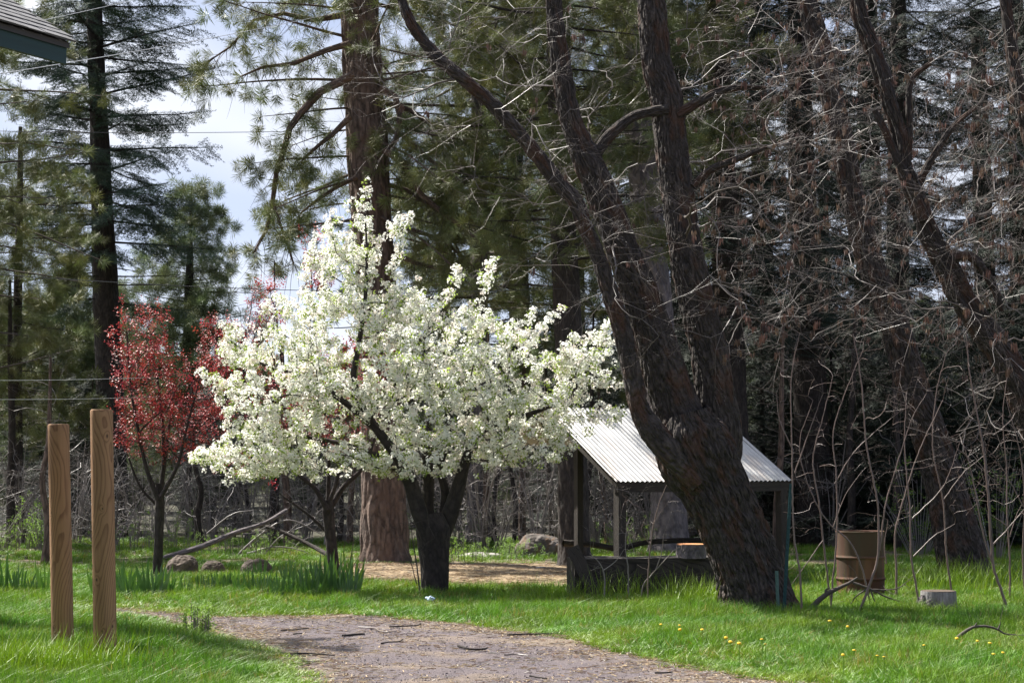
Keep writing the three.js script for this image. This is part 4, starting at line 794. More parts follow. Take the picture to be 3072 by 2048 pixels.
// ---------------------------------------------------------------- built things
const boxAt = (w, h, d, x, y, z, ry = 0) => { const g = new THREE.BoxGeometry(w, h, d); if (ry) g.rotateY(ry); g.translate(x, y, z); return g; };
function woodMap(s, lo, hi, knots, { rep = 7, w = 512, h = 1024, contrast = 1 } = {}) {
  const K = []; for (let i = 0; i < knots; i++) K.push([hash2(i, 1, s), hash2(i, 2, s), 0.012 + 0.02 * hash2(i, 3, s)]);
  return maps(w, h, (u, v) => {
    let ring = rep * (0.5 + 0.5 * Math.sin(6.2832 * u + 1.5 * Math.sin(6.2832 * v))) + 3.4 * pf(u, v, 3, 3, s, 3) + 0.9 * pf(u, v, 9, 7, s + 5, 3), dark = 0;
    for (const [a, b, r] of K) { let du = Math.abs(u - a); du = Math.min(du, 1 - du); let dv = Math.abs(v - b); dv = Math.min(dv, 1 - dv); const q = Math.hypot(du * 1.0, dv * 2.2) / r; ring += 2.2 * Math.exp(-q * q * 0.2); dark = Math.max(dark, 1 - sstep(q, 0.35, 0.8)); }
    const f = ring - Math.floor(ring), late = sstep(f, 0.45, 0.9) * (1 - sstep(f, 0.93, 1)) * contrast, fib = pf(u, v, 120, 6, s + 9, 2);
    let c = mixc(hi, lo, clamp(late * 0.85 + (fib - 0.5) * 0.35, 0, 1)); c = mixc(c, [0.045, 0.025, 0.015], dark * 0.85);
    const stain = pf(u, v, 4, 3, s + 15, 4); c = c.map((x) => x * (0.72 + 0.56 * stain));
    return [...c, 0.5 - 0.3 * late + 0.3 * (fib - 0.5) - 0.3 * dark];
  });
}
function buildHouse() {
  // only the roof corner shows; the wall stands well in from the eaves, outside the frame
  const d = 13, C = at(208, 124, d), E = V(-0.48, 0, 0.877), S = V(-0.877, 0.59, -0.48), root = thing('house', 'house at the left edge, only its shingled roof corner and dark green eave board showing', 'house', V(C.x, 0, C.z)), O = root.position;
  const P = (e, s, up = 0) => C.clone().sub(O).addScaledVector(E, e).addScaledVector(S, s).add(V(0, up, 0));
  const dk = new MB(); // roof deck, 4 cm thick
  const a = P(0, 0, -0.012), b = P(9, 0, -0.012), c = P(9, 5, -0.012), e = P(0, 5, -0.012), dn = V(0, -0.04, 0);
  dk.quad(a, b, c, e); dk.quad(a.clone().add(dn), e.clone().add(dn), c.clone().add(dn), b.clone().add(dn)); for (const [x, y] of [[a, b], [b, c], [c, e], [e, a]]) dk.quad(x, y, y.clone().add(dn), x.clone().add(dn));
  const roofMat = std({ color: new THREE.Color(0.06, 0.058, 0.06) });
  const roof = part('roof', dk.geo(), roofMat, root);
  const pm = [0.085, 0.11, 0.135, 0.1].map((g) => { const m = maps(128, 128, (u, v) => { const f = pf(u, v, 60, 60, 500, 2), k = g * (0.7 + 0.6 * f); return [k, k * 0.98, k * 1.02, f]; }); return std({ ...m, bumpScale: 0.002 }); });
  seed(301);
  const En = E.clone().normalize(), Sn = S.clone().normalize(), Nn = V().crossVectors(Sn, En).normalize(); if (Nn.y < 0) Nn.negate();
  const basis = new THREE.Matrix4().makeBasis(En, Nn, Sn);
  let cnt = 0; const rest = [];
  for (let r = 0; r < 30; r++) {
    let x = -0.03 - rnd() * 0.1; while (x < 2.6) {
      const w = rr(0.1, 0.21), g = new THREE.BoxGeometry(w - 0.006, rr(0.008, 0.014), 0.17 + rr(-0.004, 0.01)); g.rotateX(0.06); g.applyMatrix4(basis);
      const p = C.clone().sub(O).addScaledVector(En, x + w / 2).addScaledVector(Sn, r * 0.115 + 0.055).addScaledVector(Nn, 0.012); g.translate(p.x, p.y, p.z);
      if (cnt < 290 && x < 1.3 && r < 26) { part('shingle', g, pm[Math.floor(rnd() * 4)], roof); cnt++; } else rest.push(g);
      x += w;
    }
  }
  part('shingles', mergeGeometries(rest), pm[1], roof, 'stuff');
  const green = maps(128, 128, (u, v) => { const f = pf(u, v, 9, 5, 510, 4), k = 0.8 + 0.4 * f; return [0.008 * k, 0.036 * k, 0.036 * k, f]; });
  M.green = std({ ...green, roughness: 0.6, bumpScale: 0.002 });
  const fb = (e0, e1, s0, s1, h, th) => { const A = P(e0, s0, -0.03), B = P(e1, s1, -0.03), L = A.distanceTo(B), g = new THREE.BoxGeometry(L, h, th); const dir = V().subVectors(B, A).normalize(); const x = dir, z = V().crossVectors(x, UP).normalize(), y = V().crossVectors(z, x); g.applyMatrix4(new THREE.Matrix4().makeBasis(x, y, z)); const m = A.clone().lerp(B, 0.5).add(V(0, -h / 2, 0)); g.translate(m.x, m.y, m.z); return g; };
  part('eave_board', fb(0.015, 9, 0.03, 0.03, 0.155, 0.03), M.green, root);
  part('rake_board', fb(0.05, 0.05, 0.06, 5, 0.14, 0.03), M.green, root);
  // soffit and wall
  const wallMat = std({ color: new THREE.Color(0.06, 0.1, 0.1) });
  if (false) { const so = new MB(); const q = (e, s) => { const p = P(e, s); p.y = C.y - 0.2; return p; };
  so.quad(q(0.08, 0.05), q(9, 0.05), q(9, 1.5), q(0.08, 1.5)); part('soffit', so.geo(), M.green, root); }
  const w = new MB(), k = (e, s, y) => { const p = P(e, s); p.y = y; return p; }; const cs = [[1.1, 1.5], [9, 1.5], [9, 5], [1.1, 5]];
  cs.forEach((u, i) => { const v = cs[(i + 1) % 4]; w.quad(k(...u, -0.1), k(...v, -0.1), k(...v, C.y - 0.22), k(...u, C.y - 0.22)); }); part('wall', w.geo(), wallMat, root);
}
function buildPosts() {
  const make = (label, tops, bots, d, dia, s) => {
    const T = at(tops[0], tops[1], d), B = V(at(bots, 1950, d).x, 0, -d), root = thing('wooden_post', label, 'post', B, undefined);
    TRUNKS.push([B.x, d, dia * 0.5]);
    const m = new MB(), n = 40, P = [], R = []; for (let i = 0; i <= n; i++) { const t = i / n; P.push(V((T.x - B.x) * t, lerp(-0.25, T.y, t), 0)); R.push((dia / 2) * (1.015 - 0.03 * t)); }
    P.push(P[n].clone().add(V(0, 0.008, 0))); R.push(R[n] - 0.01);
    m.tube(P, R, 56, 10, T.y + 0.25, (a, y) => 0.0025 * N3(Math.cos(a) * 2 + s, y * 2, Math.sin(a) * 2) + 0.0012 * N3(Math.cos(a) * 9 + s, y * 5, Math.sin(a) * 9));
    const tex = woodMap(s, [0.13, 0.055, 0.024], [0.33, 0.185, 0.09], 9, { rep: 7, contrast: 0.75 });
    part('shaft', m.geo(), std({ ...tex, bumpScale: 0.004, roughness: 0.8 }), root);
    const cap = new THREE.CylinderGeometry(R[n] - 0.01, R[n] - 0.01, 0.006, 40); cap.translate(P[n].x, T.y + 0.0065, 0);
    part('cut_top', cap, M.endGrain, root);
  };
  const e = maps(256, 256, (u, v) => { const r = Math.hypot(u - 0.5, v - 0.5) * 2, f = r * 14 + 0.6 * pf(u, v, 5, 5, 601), l = sstep(f - Math.floor(f), 0.5, 0.95); return [lerp(0.5, 0.3, l), lerp(0.34, 0.18, l), lerp(0.2, 0.09, l), 0.5]; });
  M.endGrain = std({ ...e, roughness: 0.85 });
  make('shorter round wooden post, left one of the pair in the grass', [174, 1275], 191, 16, 0.186, 17);
  make('taller round wooden post with wavy grain, right one of the pair', [303, 1231], 318, 15.3, 0.188, 29);
}
function buildShed() {
  const psi = THREE.MathUtils.degToRad(33), d0 = 23.2, E1 = at(1850, 1445, d0), ex = V(Math.cos(psi), 0, -Math.sin(psi)), bk = V(-Math.sin(psi), 0, -Math.cos(psi));
  const root = thing('open_shed', 'small open shed with a white corrugated metal roof behind the leaning tree', 'shed', V(E1.x, 0, E1.z)), O = root.position;
  const W = 2.95, L = 1.62, rise = 0.98, e = E1.clone().sub(O);
  const dark = woodMap(71, [0.014, 0.011, 0.01], [0.045, 0.036, 0.03], 5, { rep: 5, w: 256, h: 512 });
  M.darkWood = std({ ...dark, bumpScale: 0.005, roughness: 0.9 });
  const metal = maps(256, 256, (u, v) => { const f = pf(u, v, 5, 4, 701, 4), g = pf(u, v, 3, 26, 711, 3), k = 0.25 + 0.2 * f + 0.12 * (g - 0.5), rust = sstep(pf(u, v, 7, 3, 721, 4), 0.58, 0.78) * 0.22; return [...mixc([k, k * 0.985, k * 0.97], [0.35, 0.2, 0.11], rust), f]; });
  M.tin = std({ ...metal, roughness: 0.42, metalness: 0.25, bumpScale: 0.001, side: THREE.DoubleSide });
  const sheet = (x0, x1, dirUp, sgn) => { // corrugated sheet from eave to ridge
    const m = new MB(), n = Math.round((x1 - x0) / 0.0095), rows = 6, nrm = V().crossVectors(dirUp, ex).normalize(); if (nrm.y < 0) nrm.negate();
    const g = new THREE.BufferGeometry(), p = [], uv = [], ix = [];
    for (let i = 0; i <= n; i++) for (let j = 0; j <= rows; j++) { const x = x0 + ((x1 - x0) * i) / n, t = j / rows; const q = e.clone().addScaledVector(ex, x).addScaledVector(dirUp, t).addScaledVector(nrm, 0.0115 * Math.sin((x / 0.076) * 6.2832) + 0.006 * N3(x * 2, t * 3, sgn)); p.push(q.x, q.y, q.z); uv.push(x * 0.6, t * 1.2); }
    for (let i = 0; i < n; i++) for (let j = 0; j < rows; j++) { const a = i * (rows + 1) + j; ix.push(a, a + rows + 1, a + 1, a + 1, a + rows + 1, a + rows + 2); }
    g.setAttribute('position', new THREE.Float32BufferAttribute(p, 3)); g.setAttribute('uv', new THREE.Float32BufferAttribute(uv, 2)); g.setIndex(ix); g.computeVertexNormals();
    return g;
  };
  const upV = bk.clone().multiplyScalar(L).add(V(0, rise, 0)), roof = new THREE.Group(); roof.name = 'roof'; root.add(roof);
  for (let i = 0; i < 3; i++) { const g = sheet(i * 0.985 - (i ? 0.02 : 0), Math.min(W, (i + 1) * 0.985), upV, i); g.translate(0, (i % 2) * 0.004, 0); part('metal_sheet', g, M.tin, roof); }
  const ridge = upV.clone(), back = bk.clone().multiplyScalar(0.9).add(V(0, -0.5, 0));
  { const g = sheet(0, W, back, 9); g.translate(ridge.x, ridge.y + 0.002, ridge.z); part('metal_sheet', g, M.tin, roof); }
  const beamBox = (len, h, t, start, dir) => { const g = new THREE.BoxGeometry(len, h, t), x = dir.clone().normalize(), z = V().crossVectors(x, UP).normalize(), y = V().crossVectors(z, x); g.applyMatrix4(new THREE.Matrix4().makeBasis(x, y, z)); const c = start.clone().addScaledVector(x, len / 2); g.translate(c.x, c.y, c.z); return g; };
  part('beam', beamBox(W - 0.06, 0.14, 0.09, e.clone().addScaledVector(ex, 0.03).addScaledVector(bk, 0.06).add(V(0, -0.065, 0)), ex), M.darkWood, root);
  part('beam', beamBox(W - 0.06, 0.12, 0.09, ridge.clone().add(e).addScaledVector(ex, 0.03).add(V(0, -0.09, 0)), ex), M.darkWood, root);
  for (const x of [0.05, 1.0, 1.95, W - 0.07]) part('rafter', beamBox(1.8, 0.09, 0.045, e.clone().addScaledVector(ex, x).addScaledVector(bk, 0.03).add(V(0, -0.045, 0)), upV), M.darkWood, root);
  const post = (x, b, h, w) => { const p = e.clone().addScaledVector(ex, x).addScaledVector(bk, b); part('post', boxAt(w, h + 0.1, w, p.x, (h - 0.1) / 2, p.z, psi), M.darkWood, root); };
  post(0.1, 0.07, e.y - 0.11, 0.115); post(W - 0.15, 0.07, e.y - 0.11, 0.115); post(0.34, L - 0.3, e.y + rise - 0.34, 0.09); post(W - 0.15, L - 0.02, e.y + rise - 0.15, 0.12);
  // front sill: a thick squared timber lying in the grass
  const a = at(1712, 1720, 22.5), b = at(2190, 1720, 22.9), tb = thing('timber', 'thick dark squared timber lying in the grass under the shed front', 'timber', V((a.x + b.x) / 2, 0, (a.z + b.z) / 2));
  const dir = V().subVectors(b, a).setY(0), len = dir.length(), ang = -Math.atan2(dir.z, dir.x);
  const g = new THREE.BoxGeometry(len, 0.52, 0.42, 90, 12, 8), pa = g.attributes.position; for (let i = 0; i < pa.count; i++) { const x = pa.getX(i), y = pa.getY(i), z = pa.getZ(i); pa.setXYZ(i, x, y + 0.02 * N3(x * 1.5, y * 3, z * 3) + 0.006 * N3(x * 3, y * 30, 2), z + 0.022 * N3(x * 2, y * 7, 5) + 0.01 * N3(x * 3, y * 40, 8)); }
  g.rotateY(ang); g.translate(0, 0.215, 0); g.computeVertexNormals(); part('log', g, M.darkWood, tb);
  for (let x = -len / 2; x < len / 2; x += 0.3) TRUNKS.push([tb.position.x + (dir.x / len) * x, -(tb.position.z + (dir.z / len) * x), 0.26]);
  // slanting board against its end
  const p1 = at(1702, 1640, 22.4), p2 = at(1790, 1800, 22.15), lb = thing('leaning_board', 'weathered board leaning against the left end of the dark timber', 'board', V(p2.x, 0, p2.z));
  const bg = new THREE.BoxGeometry(0.16, 0.72, 0.035); bg.rotateZ(0.46); bg.rotateX(-0.2); bg.translate(-0.13, 0.3, 0); part('board', bg, M.darkWood, lb);
  // round of firewood standing on the timber
  const lr = at(2074, 1672, 22.7), round = thing('log_round', 'short sawn log round with orange cut top standing on the dark timber', 'log', V(lr.x, 0.475, lr.z));
  const bm = new MB(), h = 0.155; bm.tube([V(0, -0.01, 0), V(0, h * 0.5, 0), V(0, h, 0)], [0.19, 0.183, 0.178], 40, 0.4, 0.6, furrow(16, 5, 0.004, 0.008, 3)); part('bark', bm.geo(), M.greyBark, round);
  const ct = new THREE.CylinderGeometry(0.174, 0.176, 0.012, 40); ct.translate(0, h + 0.003, 0); part('cut_top', ct, std({ map: M.endGrain.map, color: new THREE.Color(1.3, 0.85, 0.6), roughness: 0.8 }), round);
  // poles lying behind
  const pole = (label, pts, r, mat = M.firBark) => { const P = pts.map(([x, y, d]) => at(x, y, d)), o = P[0].clone(); const t = thing('fallen_pole', label, 'pole', o); const [Q1, R1] = smooth(rel(P, o), P.map((_, i) => r * (1 - (0.35 * i) / P.length)), 0.08); const m = new MB(); m.tube(Q1, R1, 10, 0.4, 0.8, furrow(20, 4, 0.004, 0.01, 4), 'both'); part('pole', m.geo(), mat, t); return t; };
  pole('crooked dark pole lying level across the shed opening', [[1690, 1628, 24.6], [1770, 1632, 24.7], [1860, 1645, 24.8], [1930, 1628, 24.9], [2010, 1622, 25], [2150, 1620, 25.1]], 0.045);
  const fp = pole('long pale fallen pole slanting up to the right by the rocks', [[482, 1676, 31], [600, 1640, 31.5], [700, 1600, 32], [790, 1570, 32.4], [860, 1530, 32.8]], 0.05, M.greyBark);
  pole('dark curved fallen branch arching through the thicket left of the hidden plum', [[990, 1668, 31.5], [940, 1640, 32], [880, 1610, 32.3], [800, 1580, 32.6], [760, 1578, 32.8]], 0.04);
}
function buildBarrel() {
  const c = at(2581, 1592, 22.7), root = thing('steel_drum', 'rusty brown steel drum standing in the grass behind the whips', 'drum', V(c.x, -0.08, c.z)), r = 0.29, H = c.y + 0.08;
  TRUNKS.push([c.x, -c.z, 0.27]);
  const pts = [[0, 0.0], [r - 0.01, 0.0], [r, 0.012]]; const hoop = (y) => { for (const [dy, dr] of [[-0.03, 0], [-0.016, 0.004], [-0.008, 0.013], [0, 0.016], [0.008, 0.013], [0.016, 0.004], [0.03, 0]]) pts.push([r + dr, y + dy]); };
  hoop(H * 0.34); hoop(H * 0.635); pts.push([r, H - 0.03], [r + 0.004, H - 0.02], [r + 0.008, H - 0.008], [r + 0.004, H], [r - 0.006, H], [r - 0.008, H - 0.012]);
  const rust = maps(512, 512, (u, v) => { const f = pf(u, v, 6, 5, 801, 5), g = pf(u, v, 20, 20, 811, 3), st = pf(u, v, 30, 2, 821, 3); let c = mixc([0.042, 0.019, 0.013], [0.125, 0.046, 0.022], f); c = mixc(c, [0.19, 0.1, 0.055], sstep(f + 0.25 * g, 0.68, 0.85) * 0.7); c = mixc(c, [0.05, 0.05, 0.03], sstep(st, 0.5, 0.75) * 0.5); c = mixc(c, [0.09, 0.1, 0.055], sstep(pf(u, v, 3, 3, 831, 4), 0.5, 0.66) * sstep(v, 0.5, 0.8) * 0.3); return [...c, 0.5 * f + 0.5 * g]; });
  const g = new THREE.LatheGeometry(pts.map(([x, y]) => new THREE.Vector2(x, y)), 56); g.computeVertexNormals();
  part('body', g, std({ ...rust, bumpScale: 0.004, roughness: 0.85, metalness: 0.15 }), root);
  const lid = new THREE.CylinderGeometry(r - 0.009, r - 0.009, 0.006, 48); lid.translate(0, H - 0.022, 0); part('lid', lid, std({ ...rust, bumpScale: 0.003, roughness: 0.85 }), root);
  const bung = new THREE.CylinderGeometry(0.028, 0.03, 0.014, 20); bung.translate(0.12, H - 0.012, 0.1); part('bung', bung, std({ color: new THREE.Color(0.12, 0.07, 0.05), roughness: 0.8 }), root);
}
function rock(name, label, px, py, d, w, h, dp, s, cols, cat = 'rock') {
  const p = at(px, py, d), root = thing(name, label, cat, V(p.x, hgt(p.x, d) - 0.06, -d)), g = new THREE.IcosahedronGeometry(1, 24), a = g.attributes.position;
  for (let i = 0; i < a.count; i++) { const v = V(a.getX(i), a.getY(i), a.getZ(i)); const n = 0.3 * fbm(v.x * 1.1 + s, v.y * 1.1, v.z * 1.1, 3) + 0.07 * fbm(v.x * 5 + s, v.y * 7, v.z * 5, 3), sq = Math.pow(Math.abs(v.x) ** 3 + Math.abs(v.y) ** 3 + Math.abs(v.z) ** 3, -1 / 3); v.multiplyScalar(lerp(1, sq, 0.55) * (1 + n)); a.setXYZ(i, v.x * w, Math.max(-0.2, v.y * h + 0.25 * h), v.z * dp); }
  g.computeVertexNormals(); const m = M['rock' + cols] ?? (M['rock' + cols] = (() => { const [lo, hi, li] = ROCK[cols]; return std({ ...maps(256, 256, (u, v) => { const f = pf(u, v, 6, 6, 900 + s, 5), l = pf(u, v, 9, 9, 920 + s, 4); return [...mixc(mixc(lo, hi, f), li, sstep(l, 0.55, 0.7) * 0.6), f]; }), bumpScale: 0.03 }); })());
  const uv = g.attributes.uv; for (let i = 0; i < uv.count; i++) uv.setXY(i, a.getX(i) * 1.5 + a.getZ(i) * 0.7, a.getY(i) * 1.5 + a.getZ(i));
  part('stone', g, m, root); if (d < 40) TRUNKS.push([p.x, d, w * 0.85]); return root;
}
const ROCK = { brown: [[0.045, 0.034, 0.027], [0.15, 0.115, 0.09], [0.1, 0.09, 0.045]], pale: [[0.14, 0.13, 0.12], [0.38, 0.36, 0.34], [0.2, 0.2, 0.13]], mossy: [[0.04, 0.03, 0.022], [0.17, 0.15, 0.14], [0.12, 0.065, 0.03]] };
function buildRocks() {
  rock('boulder', 'brown boulder with a slanting top right of the left plum trunk', 545, 1738, 26.6, 0.24, 0.3, 0.25, 1, 'brown');
  rock('boulder', 'low dark boulder between two others behind the irises', 638, 1722, 27.4, 0.19, 0.2, 0.16, 2, 'brown');
  rock('boulder', 'reddish brown low boulder at the right of the rocks behind the irises', 768, 1720, 27.2, 0.24, 0.24, 0.2, 3, 'brown');
  rock('boulder', 'big rounded grey boulder with rusty lichen beside the dark pine trunk', 1616, 1648, 32.4, 0.42, 0.37, 0.36, 4, 'mossy');
  rock('rock', 'flat pale rock lying low in the green weeds of the clearing', 1440, 1662, 32.5, 0.44, 0.12, 0.3, 5, 'pale');
  rock('rock', 'small dark stone at the edge of the bare clearing near the boulder', 1622, 1692, 29, 0.1, 0.07, 0.09, 6, 'pale');
  // sawn stump in the grass
  const c = at(2816, 1772, 20.3), st = thing('tree_stump', 'low grey sawn stump in the bright grass on the right', 'stump', V(c.x, 0, c.z)), h = c.y;
  TRUNKS.push([c.x, -c.z + 0.0, 0.24], [c.x, -c.z - 0.55, 0.34], [c.x, -c.z - 0.3, 0.3]);
  const m = new MB(); m.tube([V(0, -0.06, 0), V(0, h * 0.4, 0), V(0, h - 0.004, 0), V(0, h, 0)], [0.215, 0.198, 0.19, 0.182], 60, 0.4, 0.5, (a, y) => 0.012 * N3(Math.cos(a) * 2, y * 4, Math.sin(a) * 2) + 0.004 * N3(Math.cos(a) * 12, y * 6, Math.sin(a) * 12)); part('trunk', m.geo(), M.stumpSide, st);
  const t = new THREE.CylinderGeometry(0.185, 0.185, 0.006, 48); t.translate(0, h, 0); part('cut_top', t, std({ map: M.endGrain.map, color: new THREE.Color(0.2, 0.21, 0.24), roughness: 0.9 }), st);
  const b = new MB(); const bd = furrow(26, 10, 0.02, 0.02, 8); for (const [x, z, r, hh] of [[-0.175, 0.07, 0.055, h * 0.82], [-0.13, 0.14, 0.05, h * 0.6], [-0.19, -0.02, 0.05, h * 0.7]]) b.tube([V(x, -0.05, z), V(x, hh * 0.6, z), V(x * 0.98, hh, z * 0.98)], [r * 1.1, r, r * 0.5], 20, 0.2, 0.4, bd, true); part('loose_bark', b.geo(), M.greyBark, st);
  rock('wood_chunk', 'small dark chunk of wood lying at the right foot of the stump', 2882, 1815, 20.1, 0.05, 0.045, 0.05, 7, 'brown', 'wood');
}
function buildFencePosts() {
  const tp = (label, x0, y0, x1, y1, d, col, studs) => {
    const T = at(x0, y0, d), B = at(x1, y1, d), o = V(B.x, 0, B.z), root = thing('metal_stake', label, 'fence post', o), L = T.y + 0.2, lean = Math.atan2(T.x - B.x, T.y), mat = std({ color: col, roughness: 0.55, metalness: 0.3 });
    const fix = (g) => { g.translate(0, L / 2 - 0.2, 0); g.rotateZ(-lean); return g; };
    part('stem', fix(mergeGeometries([boxAt(0.036, L, 0.006, 0, 0, 0, 0.35), boxAt(0.006, L - 0.002, 0.034, -0.006, 0, -0.019, 0.35)])), mat, root);
    const s = []; for (let y = -L / 2 + 0.3; y < L / 2 - 0.04; y += 0.055) s.push(boxAt(0.012, 0.016, 0.01, 0.002, y, 0.007, 0.35)); part('studs', fix(mergeGeometries(s)), mat, root, 'stuff');
  };
  tp('tall dark green metal fence stake against the foot of the leaning tree', 2374, 1450, 2352, 1850, 19.7, new THREE.Color(0.012, 0.05, 0.055));
  tp('short pale green metal stake at the foot of the leaning tree', 2331, 1712, 2336, 1845, 19.8, new THREE.Color(0.1, 0.17, 0.15));
}
// whips and fallen sticks
function stem(name, label, category, lines, d, mat, o = {}) {
  const main = lines[0].map(([x, y, dd]) => at(x, y, d + (dd ?? 0))), base = main[0].clone(); if (!o.lying) { base.y = 0; main[0].y = -0.05; }
  const root = thing(name, label, category, base, o.group), px = (w) => (w / 2) * (d / F); seed(Math.round(d * 100 + lines[0][0][0]));
  const seeds = lines.map((l, i) => { const P = i ? l.map(([x, y, dd]) => at(x, y, d + (dd ?? 0))) : main; const w = (o.w ?? 10) * (i ? 0.6 : 1); return { pts: P, rad: P.map((_, k) => px(w) * (1 - (0.7 * k) / (P.length - 1))), noAttach: i ? 0.1 : o.no ?? 0.25 }; });
  seeds.forEach((s, i) => { const [P, R] = smooth(rel(s.pts, base), s.rad, 0.06); const m = new MB(); m.tube(P.map((p) => p.add(V(gs(), gs(), gs()).multiplyScalar(0.004))), R, 7); part(i ? 'branch' : 'stem', m.geo(), mat, root); });
  const targets = [];
  for (let i = 0; i < (o.n ?? 14); i++) { const s = seeds[Math.floor(rnd() * seeds.length)], u = rr(o.no ?? 0.25, 1), c = new THREE.CatmullRomCurve3(s.pts), p = c.getPointAt(u), t = c.getTangentAt(u); targets.push(p.add(t.multiplyScalar(rr(0.1, 0.35))).add(V(gs(), Math.abs(gs()) * 0.8, gs()).multiplyScalar(o.spread ?? 0.32))); }
  const g = grow(seeds, targets, { step: 0.08, wig: 0.07, bias: 0.05, rTip: 0.0026, pow: 0.35, maxR: 0.007 });
  treeParts(g, base, mat, root, { big: 9, max: 0 });
  if (o.tw) { const tw = TWIGS.map(() => []); g.nodes.forEach((q) => { if (!q.seed && q.tip && rnd() < o.tw) tw[Math.floor(rnd() * 4)].push(place(q.p.clone().sub(base), V(gs(), gs() + 0.5, gs()), rr(0.25, 0.5))); }); tw.forEach((m, i) => m.length && inst('twigs', TWIGS[i], mat, m, root)); }
  return root;
}
function buildWhips() {
  const G = 'bare whips standing in the grass on the right', W = (label, lines, d, w, n, mat = M.twigRed, x = {}) => stem('sapling', label, 'sapling', lines, d, mat, { w: w * 0.72, n, tw: 0.6, ...x });
  W('whip leaning right, pale and shiny at its foot, in front of the rusty drum', [[[2566, 1880], [2600, 1780], [2632, 1686], [2637, 1629], [2634, 1518], [2600, 1330], [2585, 1141], [2560, 1000]], [[2640, 1650], [2659, 1510], [2690, 1400], [2740, 1250], [2780, 1180]]], 19.6, 13, 22);
  W('thin upright whip across the left side of the rusty drum', [[[2490, 1800], [2498, 1757], [2512, 1600], [2508, 1400], [2500, 1300], [2560, 1120], [2590, 1050]], [[2505, 1450], [2560, 1360], [2620, 1300], [2680, 1250]]], 20, 9, 18);
  W('whip with a bend left of the drum, low branches to the right', [[[2498, 1790], [2473, 1646], [2458, 1507], [2440, 1380], [2470, 1250], [2500, 1130]], [[2470, 1620], [2400, 1720], [2370, 1760]]], 20.6, 9, 16);
  W('whip rising beside the tall green stake', [[[2408, 1790], [2400, 1720], [2382, 1600], [2378, 1400], [2374, 1250], [2376, 1120], [2400, 1000]], [[2385, 1420], [2430, 1290], [2470, 1180]], [[2380, 1350], [2340, 1260], [2330, 1180]]], 19.4, 10, 20);
  W('whip just left of the stump with an arching branch', [[[2760, 1830], [2757, 1800], [2735, 1671], [2732, 1543], [2715, 1330], [2720, 1200]], [[2740, 1670], [2800, 1610], [2866, 1572]], [[2733, 1560], [2830, 1460], [2880, 1330]]], 20.8, 11, 18);
  W('stout whip at the right leaning left, foot in the grass right of the stump', [[[3026, 1835], [3021, 1821], [2983, 1703], [2974, 1614], [2958, 1400], [2935, 1250], [2910, 1120], [2900, 1000]], [[2983, 1700], [2958, 1628], [2937, 1528], [2912, 1400], [2880, 1300]], [[2975, 1640], [3030, 1580], [3080, 1520]]], 19.8, 14, 22);
  W('slim whip with two bright curving branches near the right edge', [[[3030, 1760], [3030, 1650], [3024, 1578], [3021, 1400], [3010, 1250], [3030, 1080]], [[3024, 1578], [2990, 1555], [2970, 1540]], [[3032, 1610], [3045, 1560], [3068, 1510]]], 21, 9, 16);
  W('pale whip in the middle of the group, bare foot behind the fallen branch', [[[2690, 1790], [2690, 1714], [2687, 1600], [2700, 1543], [2720, 1470], [2760, 1350], [2830, 1200]], [[2660, 1690], [2655, 1640], [2665, 1560]]], 21.6, 11, 16);
  W('whip leaning far left from near the drum, crossing the dark fir trunk', [[[2620, 1760], [2560, 1640], [2480, 1560], [2420, 1440], [2400, 1330], [2440, 1200]], [[2500, 1580], [2540, 1480], [2600, 1400]]], 20.9, 8, 18);
  W('tall whip behind the stump with drooping side shoots', [[[2860, 1790], [2840, 1650], [2830, 1500], [2800, 1350], [2810, 1180], [2840, 1060]], [[2832, 1500], [2890, 1420], [2960, 1360]]], 22.4, 9, 20);
  W('outermost whip at the right border of the view', [[[3080, 1800], [3070, 1650], [3075, 1500], [3060, 1350], [3020, 1200]], [[3072, 1520], [3030, 1440], [3000, 1390]]], 20.2, 9, 14);
  W('thin whip in front of the shed, pale forked twigs', [[[1942, 1790], [1950, 1654], [1970, 1536], [2007, 1437]], [[1955, 1640], [1925, 1590], [1940, 1545]]], 20.9, 8, 8);
  W('bright whip leaning right in front of the dark timber', [[[1925, 1775], [1928, 1761], [1967, 1710], [2023, 1650]], [[1967, 1710], [1985, 1660], [1992, 1600]]], 21, 9, 6, M.twig, { spread: 0.18 });
  W('little forked sapling in front of the left end of the timber', [[[1812, 1785], [1812, 1720], [1800, 1690], [1780, 1670]], [[1812, 1710], [1850, 1680], [1872, 1648]]], 21.4, 8, 8, M.twigGrey, { spread: 0.2 });
  W('slender sapling between the shed post and the bright whip', [[[1886, 1790], [1884, 1700], [1876, 1640], [1885, 1560]], []].slice(0, 1), 21.6, 7, 8, M.twigGrey, { spread: 0.2 });
  W('clump of thin dark suckers left of the blossom tree trunk', [[[1262, 1790], [1250, 1700], [1235, 1600], [1228, 1540]], [[1265, 1760], [1262, 1690], [1250, 1630]], [[1250, 1750], [1230, 1680], [1205, 1610]], [[1270, 1780], [1272, 1700], [1262, 1650]]], 22.6, 8, 16, M.twigDark, { spread: 0.2, tw: 0.2 });
  W('small bush of thin shoots right of the hidden plum trunk', [[[1040, 1725], [1050, 1680], [1062, 1620]], [[1035, 1720], [1030, 1670], [1035, 1620]], [[1045, 1720], [1065, 1690], [1085, 1650]]], 26, 7, 16, M.twigDark, { spread: 0.22, tw: 0.3 });
  // fallen wood
  stem('fallen_branch', 'dark forked dead branch propped in the grass beside the leaning tree', 'branch', [[[2412, 1845], [2480, 1782], [2535, 1755], [2573, 1733]], [[2480, 1782], [2478, 1770], [2490, 1762]]], 20, M.twigDark, { w: 20, n: 5, lying: true, spread: 0.1 });
